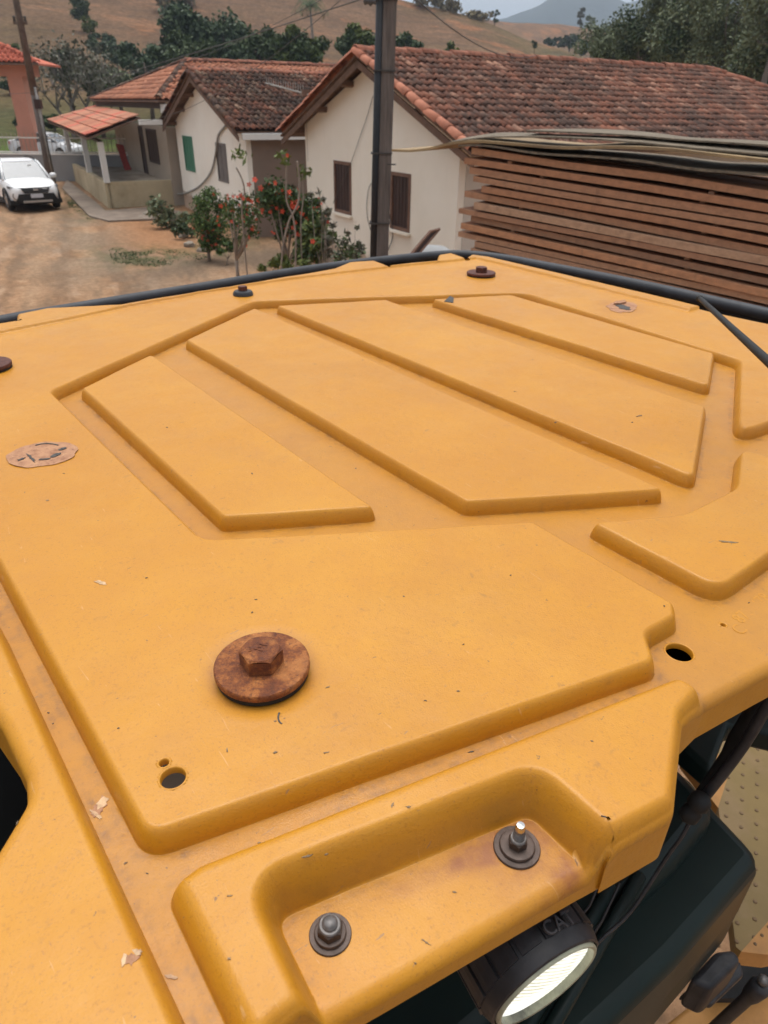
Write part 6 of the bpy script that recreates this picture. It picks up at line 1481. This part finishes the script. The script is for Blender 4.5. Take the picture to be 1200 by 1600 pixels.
# ---- shrubs and flowers in the yard
fl = []
m_ = MB()
for k in range(5):
    a = k * 1.2566; m_.add([(0, 0, 0), (math.cos(a - .5) * .035, math.sin(a - .5) * .035, .012), (math.cos(a) * .055, math.sin(a) * .055, .0), (math.cos(a + .5) * .035, math.sin(a + .5) * .035, .012)], [(0, 1, 2, 3)])
m_.add([(0, 0, 0), (.006, 0, .03), (-.003, .005, .03), (-.003, -.005, .03)], [(0, 1, 2), (0, 2, 3), (0, 3, 1)])
flower_me = raw_mesh('flower', m_.v, m_.f); flower_me.materials.append(M['red_flower'])
def flowers(parent, pts, s=1.0, seed=0):
    r = random.Random(seed); inv = WM[parent.name].inverted()
    for p in pts:
        o = bpy.data.objects.new('flower', flower_me); COL.objects.link(o); o.parent = parent
        d = (Vector((0, 0, CZ)) - Vector(p)).normalized(); o.matrix_local = inv @ Matrix.Translation(Vector(p)) @ (d + Vector((r.gauss(0, .4), r.gauss(0, .4), r.gauss(0, .4)))).to_track_quat('Z', 'Y').to_matrix().to_4x4() @ Matrix.Scale(s * r.uniform(.8, 1.4), 4)
def shrub(name, clumps, F, base, label, mat, n, leaf, nf, seed, stem=.03, second=None, cat='shrub', aspect=1.3, fpts=None):
    """clumps: pixel circles (x, y, r); base pixel on the ground"""
    r = np.random.default_rng(seed); b = at_F(base[0], base[1], F); g_ = gz(b.x, b.y); t = root(name, (b.x, b.y, g_), 0, label, cat); cs = []; rs = []
    for (x, y, rad) in clumps:
        c = at_F(x, y, F + r.uniform(-.3, .3)); R_ = 1.22 * rad * (c - Vector((0, 0, CZ))).dot(AF) / F_PX; cs.append(tuple(c)); rs.append(R_)
    m_ = MB(); bb = Vector((b.x, b.y, g_)); fork = bb.lerp(Vector(cs[0]), .35) if len(cs) else bb
    m_.tube([bb, fork], [stem, stem * .8], 6)
    for c in cs: m_.tube([fork, fork.lerp(Vector(c), .5) + Vector((r.uniform(-.08, .08), 0, -.05)), Vector(c) + Vector((0, 0, .1))], [stem * .6, stem * .4, stem * .15], 5)
    m_.build('stem', M['bark_pale'], t, True); P_ = clump_points(r, cs, rs, int(n * .60), .1); leaves('foliage', P_, leaf, M[mat], t, r, .1, aspect)
    if second: leaves('foliage', clump_points(r, cs, rs, n // 3, .6), leaf, M[second], t, r, .1, aspect)
    if nf:
        pk_ = clump_points(r, cs, [x * 1.0 for x in rs], nf * 2, .85); pk_ = [p for p in pk_ if p[1] < np.mean([c[1] for c in cs]) + .1][:nf]; flowers(t, pk_, .8, seed)
    if fpts: flowers(t, [tuple(at_F(x, y, F - .4)) for x, y in fpts], .95, seed)
    return t
shrub('flowering_shrub', [(318, 320, 16), (330, 305, 13), (312, 345, 16), (325, 365, 18), (340, 350, 16), (322, 380, 12), (345, 325, 12), (334, 376, 14)], 19.5, (326, 395), 'dense round green shrub with red flowers, leftmost of the flowering shrubs', 'leaf_bush', 5200, .034, 34, 1, .05, 'leaf_bush')
shrub('flowering_tree', [(362, 318, 15), (378, 330, 16), (368, 350, 16), (390, 345, 15), (372, 372, 12), (356, 335, 12), (385, 310, 12), (400, 330, 12), (395, 365, 10), (375, 392, 6)], 16.5, (372, 436), 'thin stemmed small tree with red flowers on a dark trunk', 'leaf_bush', 2300, .034, 34, 2, .05, cat='small tree')
shrub('flowering_shrub', [(430, 300, 20), (450, 310, 20), (470, 325, 20), (440, 330, 22), (415, 310, 16), (480, 350, 18), (460, 345, 18), (495, 340, 16), (425, 325, 14), (478, 375, 16), (500, 362, 12), (440, 365, 12), (490, 318, 12)], 15.2, (455, 420), 'biggest red flowering shrub in front of the brown recess', 'leaf_bush', 6500, .034, 70, 3, .05, 'leaf_dark', fpts=[(389, 288), (407, 294), (398, 281), (380, 310), (432, 302), (452, 300), (463, 323), (472, 333), (427, 363), (393, 315), (441, 330), (451, 305), (457, 322)])
shrub('leafy_shrub', [(487, 360, 13), (500, 350, 12), (478, 385, 14), (500, 380, 12), (470, 400, 12), (515, 370, 9), (498, 400, 12)], 14.4, (488, 420), 'light green leafy shrub right of the biggest flowering shrub', 'leaf_mid', 1500, .05, 3, 4, .03, 'leaf_light')
shrub('sparse_shrub', [(536, 380, 9), (548, 392, 10), (560, 385, 8), (530, 400, 12), (553, 402, 9), (543, 365, 5), (566, 392, 6), (556, 356, 4)], 13.6, (540, 420), 'sparse pale green plant against the cream wall left of the pole', 'leaf_grey', 520, .04, 0, 5, .016, 'leaf_mid')
shrub('sparse_shrub', [(508, 345, 7), (512, 330, 6), (505, 312, 5), (498, 302, 4), (486, 305, 4), (510, 395, 9), (512, 375, 8), (521, 352, 5)], 14.0, (510, 420), 'sparse tall plant with few leaves before the cream house corner', 'leaf_grey', 420, .045, 1, 6, .02)
shrub('low_shrub', [(245, 320, 13), (262, 335, 14), (280, 345, 12), (290, 340, 10), (252, 345, 12), (272, 352, 10), (238, 332, 8)], 24.5, (262, 362), 'low dull green shrub at the corner of the veranda house', 'leaf_olive', 1500, .07, 0, 7, .03)
shrub('low_shrub', [(285, 356, 8), (296, 362, 8), (276, 362, 7)], 22.5, (286, 370), 'small dark green plant beside the white house corner', 'leaf_dark', 500, .06, 0, 8, .02)
shrub('low_shrub', [(360, 385, 8), (345, 392, 6), (352, 378, 6)], 19.0, (352, 394), 'small leafy plant beside the dense flowering shrub', 'leaf_bush', 500, .05, 0, 9, .02)
shrub('ground_plant', [(428, 412, 9), (450, 416, 9), (410, 418, 6), (475, 412, 8), (440, 405, 8)], 14.2, (440, 424), 'bright green low plant just beyond the black seal', 'leaf_light', 700, .045, 0, 10, .015)
def bare_stem(pts, F, label, rad, seed, tuft=None):
    P_ = [at_F(x, y, F) for x, y in pts]; b = P_[0]; t = root('bare_stem_plant', (b.x, b.y, gz(b.x, b.y)), 0, label, 'plant', 'tall bare stemmed plants')
    MB().tube(smooth_path([Vector((b.x, b.y, gz(b.x, b.y)))] + P_, 4), rad, 6).build('stem', M['bark_pale'], t, True)
    r = np.random.default_rng(seed)
    if tuft:
        c = at_F(tuft[0], tuft[1], F); leaves('leaf_tuft', np.array([tuple(c)]) + r.normal(size=(26, 3)) * .07, .055, M['leaf_light'], t, r, 0, 1.6)
        flowers(t, [tuple(c + Vector((.05, -.1, .1)))] if tuft[2] else [], .6, seed)
bare_stem([(440, 410), (450, 350), (465, 320), (468, 290), (466, 262), (464, 252)], 14.0, 'leftmost tall pale bare stem with a blunt tip', .020, 1)
bare_stem([(505, 415), (508, 360), (500, 330), (492, 305), (494, 270), (495, 258)][::1] if False else [(462, 415), (462, 375), (458, 340), (448, 315), (447, 280), (448, 250)], 13.6, 'tall pale bare stem topped with a tuft and a red bud', .017, 2, (446, 252, 1))
bare_stem([(378, 330), (382, 300), (378, 280), (369, 262)], 16.0, 'thin stem with a fresh drooping green leaf tuft before the white house', .018, 3, (376, 240, 0))
bare_stem([(470, 360), (474, 310), (472, 275)], 14.3, 'thin stem with a small green tip before the brown recess', .014, 4, (473, 270, 0))
# stones edging the bed
G_B = 'edging stones by the flower bed'
for k, (x, y, s, lb) in enumerate(((232, 338, .16, 'pale rough stone nearest the veranda wall'), (222, 342, .10, 'small dark stone left of the pale rough stone'), (286, 372, .12, 'tan rough stone before the white house corner'), (296, 385, .14, 'pale block at the bend of the yard path'), (316, 394, .13, 'left of the two grey blocks under the dense flowering shrub'), (332, 391, .12, 'right of the two grey blocks under the dense flowering shrub'))):
    c = on_g(x, y); r = random.Random(k + 50); bm = bmesh.new(); bmesh.ops.create_icosphere(bm, subdivisions=2, radius=s)
    for v in bm.verts: v.co = Vector((v.co.x * 1.3, v.co.y * .8, v.co.z * .7)) * (1 + r.uniform(-.12, .12))
    me = bpy.data.meshes.new('stone'); bm.to_mesh(me); bm.free(); o = put('edging_stone', me, M['concrete']); o.location = (c.x, c.y, c.z + s * .35); tag(o, lb, 'stone', G_B)
# grass tufts on the yard edges
r = np.random.default_rng(77); pts = []
for poly, n in ((gpoly([(170, 388), (300, 392), (330, 380), (390, 370), (385, 392), (250, 418), (175, 412)]), 1500), (gpoly([(100, 300), (125, 322), (185, 330), (200, 338), (140, 345), (108, 325)]), 900)):
    Pn = np.array(poly); k = 0
    while k < n:
        x_ = r.uniform(Pn[:, 0].min(), Pn[:, 0].max(), 400); y_ = r.uniform(Pn[:, 1].min(), Pn[:, 1].max(), 400); ok = poly_sd(x_, y_, Pn) > 0; dens = vnoise(x_ * 1.1, y_ * 1.1, 90, 3); ok &= dens > r.uniform(.40, .66, 400)
        for a, b_ in zip(x_[ok], y_[ok]): pts.append((a, b_, SL * b_ + .012)); k += 1
o = leaves('grass', np.array(pts), .022, M['leaf_mid'], None, r, 0, 1.2, kind='stuff'); o['label'] = 'short patchy grass along the yard path'

# ================================================================== cars
def car(kind, origin, yaw, L, Wd, H, label, name, paint, pixel=None):
    t = root(name, tuple(origin), yaw, label, 'car'); T = WM[t.name]
    def w(x, y, z): return T @ Vector((x, y, z))          # x forward (nose +), y left, z up
    suv = kind == 'suv'
    # lower body: stations (x, half width, bottom z, shoulder z, hood/deck z)
    if suv: S_ = [(-2.18, .62, .48, .72, .90), (-2.12, .78, .40, .86, 1.02), (-1.9, .86, .34, .92, 1.06), (-1.2, .90, .26, .92, 1.04), (-.3, .90, .24, .91, 1.03), (.6, .90, .24, .90, 1.02), (1.05, .90, .26, .89, 1.02), (1.5, .88, .30, .86, .99), (1.85, .84, .32, .80, .93), (2.05, .78, .36, .72, .84), (2.16, .66, .40, .62, .74)]
    else: S_ = [(-2.28, .60, .46, .66, .86), (-2.2, .76, .34, .78, .98), (-1.8, .84, .28, .82, 1.00), (-1.1, .86, .24, .82, .95), (-.2, .86, .22, .80, .92), (.7, .86, .22, .80, .92), (1.2, .86, .24, .78, .90), (1.7, .82, .28, .72, .82), (2.1, .74, .34, .62, .72), (2.26, .58, .40, .52, .62)]
    v = []; f = []
    for x, hw, zb, zs, zt in S_:
        ring = [(-hw * .86, zb), (-hw * .97, zb + .06), (-hw, (zb + zs) / 2), (-hw * .985, zs), (-hw * .90, zt - .025), (-hw * .55, zt + .012), (0, zt + .022), (hw * .55, zt + .012), (hw * .90, zt - .025), (hw * .985, zs), (hw, (zb + zs) / 2), (hw * .97, zb + .06), (hw * .86, zb)]
        v += [w(x, y, z) for y, z in ring]
    n = 13
    for i in range(len(S_) - 1):
        for k in range(n): k2 = (k + 1) % n; f.append((i * n + k, i * n + k2, (i + 1) * n + k2, (i + 1) * n + k))
    f.append(tuple(range(n))[::-1]); f.append(tuple((len(S_) - 1) * n + k for k in range(n)))
    body = MB(); body.v = v; body.f = f; bo = body.build('body', M[paint], t, autosmooth=40)
    # greenhouse in glass, roof and pillars in paint
    rf = [(-1.95, .70, 1.03), (-1.55, .66, H - .10), (-.9, .64, H - .02), (-.1, .64, H), (.45, .62, H - .06), (1.12, .74, 1.0)] if suv else [(-1.75, .66, .97), (-1.15, .60, H - .08), (-.5, .60, H), (.2, .58, H - .03), (.5, .58, H - .09), (1.25, .70, .90)]
    belt = 1.00 if suv else .90; g_ = MB()
    for i in range(len(rf) - 1):
        a, b = rf[i], rf[i + 1]; wb = .82 if suv else .78
        for sg in (-1, 1):
            g_.add([w(a[0], sg * wb, belt), w(b[0], sg * wb, belt), w(b[0], sg * b[1], b[2]), w(a[0], sg * a[1], a[2])], [(0, 1, 2, 3)])
        g_.add([w(a[0], -a[1], a[2]), w(b[0], -b[1], b[2]), w(b[0], b[1], b[2]), w(a[0], a[1], a[2])], [(0, 1, 2, 3)])
    gl_ = g_.build('windows', M['glass_car'], t)
    rp = MB(); rr_ = rf[1:5]
    for i in range(len(rr_) - 1):
        a, b = rr_[i], rr_[i + 1]; rp.prism([w(a[0], -a[1] - .03, a[2] - .03), w(a[0], -a[1] * .8, a[2] + .02), w(a[0], a[1] * .8, a[2] + .02), w(a[0], a[1] + .03, a[2] - .03)], w(b[0], 0, b[2]) - w(a[0], 0, a[2]))
    rp.build('roof', M[paint], t, autosmooth=50)
    for sg in (-1, 1):
        wb = .82 if suv else .78
        for (x0, z0, y0), (x1, z1, y1) in (((rf[4][0], rf[4][2], rf[4][1] + .02), (rf[5][0] + .05, belt, wb)), ((.05, rf[3][2] - .02, rf[3][1] + .02), (.15, belt, wb + .01)), ((-.95, rf[2][2] - .02, rf[2][1] + .02), (-1.0, belt, wb + .01)), ((rf[1][0], rf[1][2], rf[1][1] + .01), (rf[0][0], belt, wb - .04))):
            MB().tube([w(x0, sg * y0, z0), w(x1, sg * y1, z1)], .045, 6).build('pillar', M[paint], t, True)
        mr = w(.92, sg * 1.00, 1.08 if suv else .98); MB().lathe(mr, T.to_3x3() @ Vector((0, 1, 0)), [(.03, -.13), (.085, -.09), (.095, 0), (.085, .08), (.03, .12)], 12).build('mirror', M[paint], t, True)
        if suv: MB().tube([w(-1.4, sg * .60, H + .02), w(-.6, sg * .62, H + .07), w(.3, sg * .60, H + .02)], .02, 6).build('roof_rail', M['tyre'], t, True)
        for x in (-1.32, 1.36):
            r0 = .345 if suv else .315; c = w(x, sg * (.80 if suv else .76), r0); ax = T.to_3x3() @ Vector((0, sg, 0))
            wh = MB().lathe(c, ax, [(r0 * .6, -.10), (r0 * .95, -.10), (r0, -.06), (r0, .06), (r0 * .95, .10), (r0 * .68, .105)], 24).build('wheel', M['tyre'], t, autosmooth=40)
            MB().lathe(c, ax, [(r0 * .68, .08), (r0 * .66, .112), (r0 * .55, .10), (r0 * .20, .118), (0, .12)], 10).build('rim', M['rim'], wh, False)
            ar = MB(); ar.tube([w(x + math.cos(a) * (r0 + .05), sg * (.895 if suv else .85), r0 + math.sin(a) * (r0 + .05)) for a in np.linspace(0, math.pi, 12)], .035, 6); ar.build('wheel_arch', M['tyre'] if suv else M[paint], t, True)
        for k in range(2): MB().box(w(.15 - k * 1.05, sg * (.915 if suv else .875), .86), T.to_3x3() @ Vector((.07, 0, 0)), T.to_3x3() @ Vector((0, .012, 0)), Vector((0, 0, .015))).build('door_handle', M[paint], t)
        # lamps
        MB().prism([w(2.07, sg * .50, .80), w(1.98, sg * .74, .82), w(1.80, sg * .865, .86), w(1.80, sg * .865, .78), w(2.00, sg * .76, .72), w(2.11, sg * .50, .73)], T.to_3x3() @ Vector((.035, sg * .012, .0))).build('headlight', M['headlamp'], t)
        MB().prism([w(-2.19, sg * .50, .90), w(-2.06, sg * .84, .92), w(-1.95, sg * .875, .90), w(-1.97, sg * .88, .78), w(-2.08, sg * .84, .76), w(-2.22, sg * .50, .78)], T.to_3x3() @ Vector((-.03, sg * .012, 0))).build('tail_light', M['tail'], t)
        if suv:
            MB().lathe(w(2.02, sg * .66, .53), T.to_3x3() @ Vector((1, sg * .35, 0)), [(.09, -.04), (.125, .0), (.125, .075), (.10, .085), (.09, .05), (0, .05)], 8).build('fog_lamp', M['tyre'], t)
    if suv:
        X3 = T.to_3x3()
        MB().prism([w(2.06, -.50, .80), w(2.06, .50, .80), w(2.12, .46, .70), w(2.13, .40, .62), w(2.13, -.40, .62), w(2.12, -.46, .70)], X3 @ Vector((.075, 0, 0))).build('grille', M['tyre'], t)
        MB().box(w(2.20, 0, .735), X3 @ Vector((.012, 0, 0)), X3 @ Vector((0, .08, 0)), ZV * .035).build('badge', M['chrome'], t)
        MB().prism([w(2.0, -.60, .60), w(2.0, .60, .60), w(2.0, .72, .36), w(2.0, .5, .30), w(2.0, -.5, .30), w(2.0, -.72, .36)], X3 @ Vector((.19, 0, 0))).build('lower_bumper', M['tyre'], t)
        MB().box(w(2.19, 0, .345), X3 @ Vector((.03, 0, 0)), X3 @ Vector((0, .50, 0)), ZV * .035).build('skid_plate', M['chrome'], t)
        MB().box(w(2.21, 0, .53), X3 @ Vector((.012, 0, 0)), X3 @ Vector((0, .21, 0)), ZV * .065).build('number_plate', M['plate'], t)
        MB().box(w(0, 0, .30), X3 @ Vector((1.95, 0, 0)), X3 @ Vector((0, .905, 0)), ZV * .075).build('sill_cladding', M['tyre'], t)
        MB().box(w(.62, .30, 1.42), X3 @ Vector((.005, 0, 0)), X3 @ Vector((0, .06, 0)), ZV * .03).build('windscreen_sticker', M['white'], t)
    else:
        X3 = T.to_3x3(); MB().box(w(0, 0, .24), X3 @ Vector((1.9, 0, 0)), X3 @ Vector((0, .84, 0)), ZV * .05).build('sill_cladding', M['tyre'], t)
    return t
# SUV seen from the front, sedan seen side on behind the wall
a = on_g(26, 330); b = on_g(97, 331); c = (a + b) / 2; yaw = math.atan2(-c.y, -c.x) + math.radians(12)
ctr = c - Vector((math.cos(yaw), math.sin(yaw), 0)) * 2.0; car('suv', (ctr.x, ctr.y, gz(ctr.x, ctr.y)), yaw, 4.3, 1.8, 1.60, 'white compact crossover car facing the camera on the dirt yard', 'parked_car', 'car_white')
a = on_g(40, 248); b = on_g(126, 242); a.y = b.y = 50.5; c = (at_F(76, 245, 50.5)); yaw = math.radians(-8)
car('sedan', (c.x, 50.5, gz(c.x, 50.5) + .0), yaw, 4.5, 1.75, 1.44, 'white sedan side on behind the low grey street wall', 'parked_car', 'car_white')
# red cloth hanging in the veranda
cp = at_F(190, 240, V0.y + 3.2)
hc = root('hanging_cloth', tuple(cp), 0, 'dark red cloth hanging in the veranda between the posts', 'cloth')
MB().prism([cp + Vector((-.18, 0, .35)), cp + Vector((.1, .05, .32)), cp + Vector((.2, .0, -.3)), cp + Vector((.3, .02, -.6)), cp + Vector((.02, .0, -.62)), cp + Vector((-.1, .03, -.1))], (0, .04, 0)).build('cloth', simple('red_cloth', (.26, .05, .045), .9), hc)
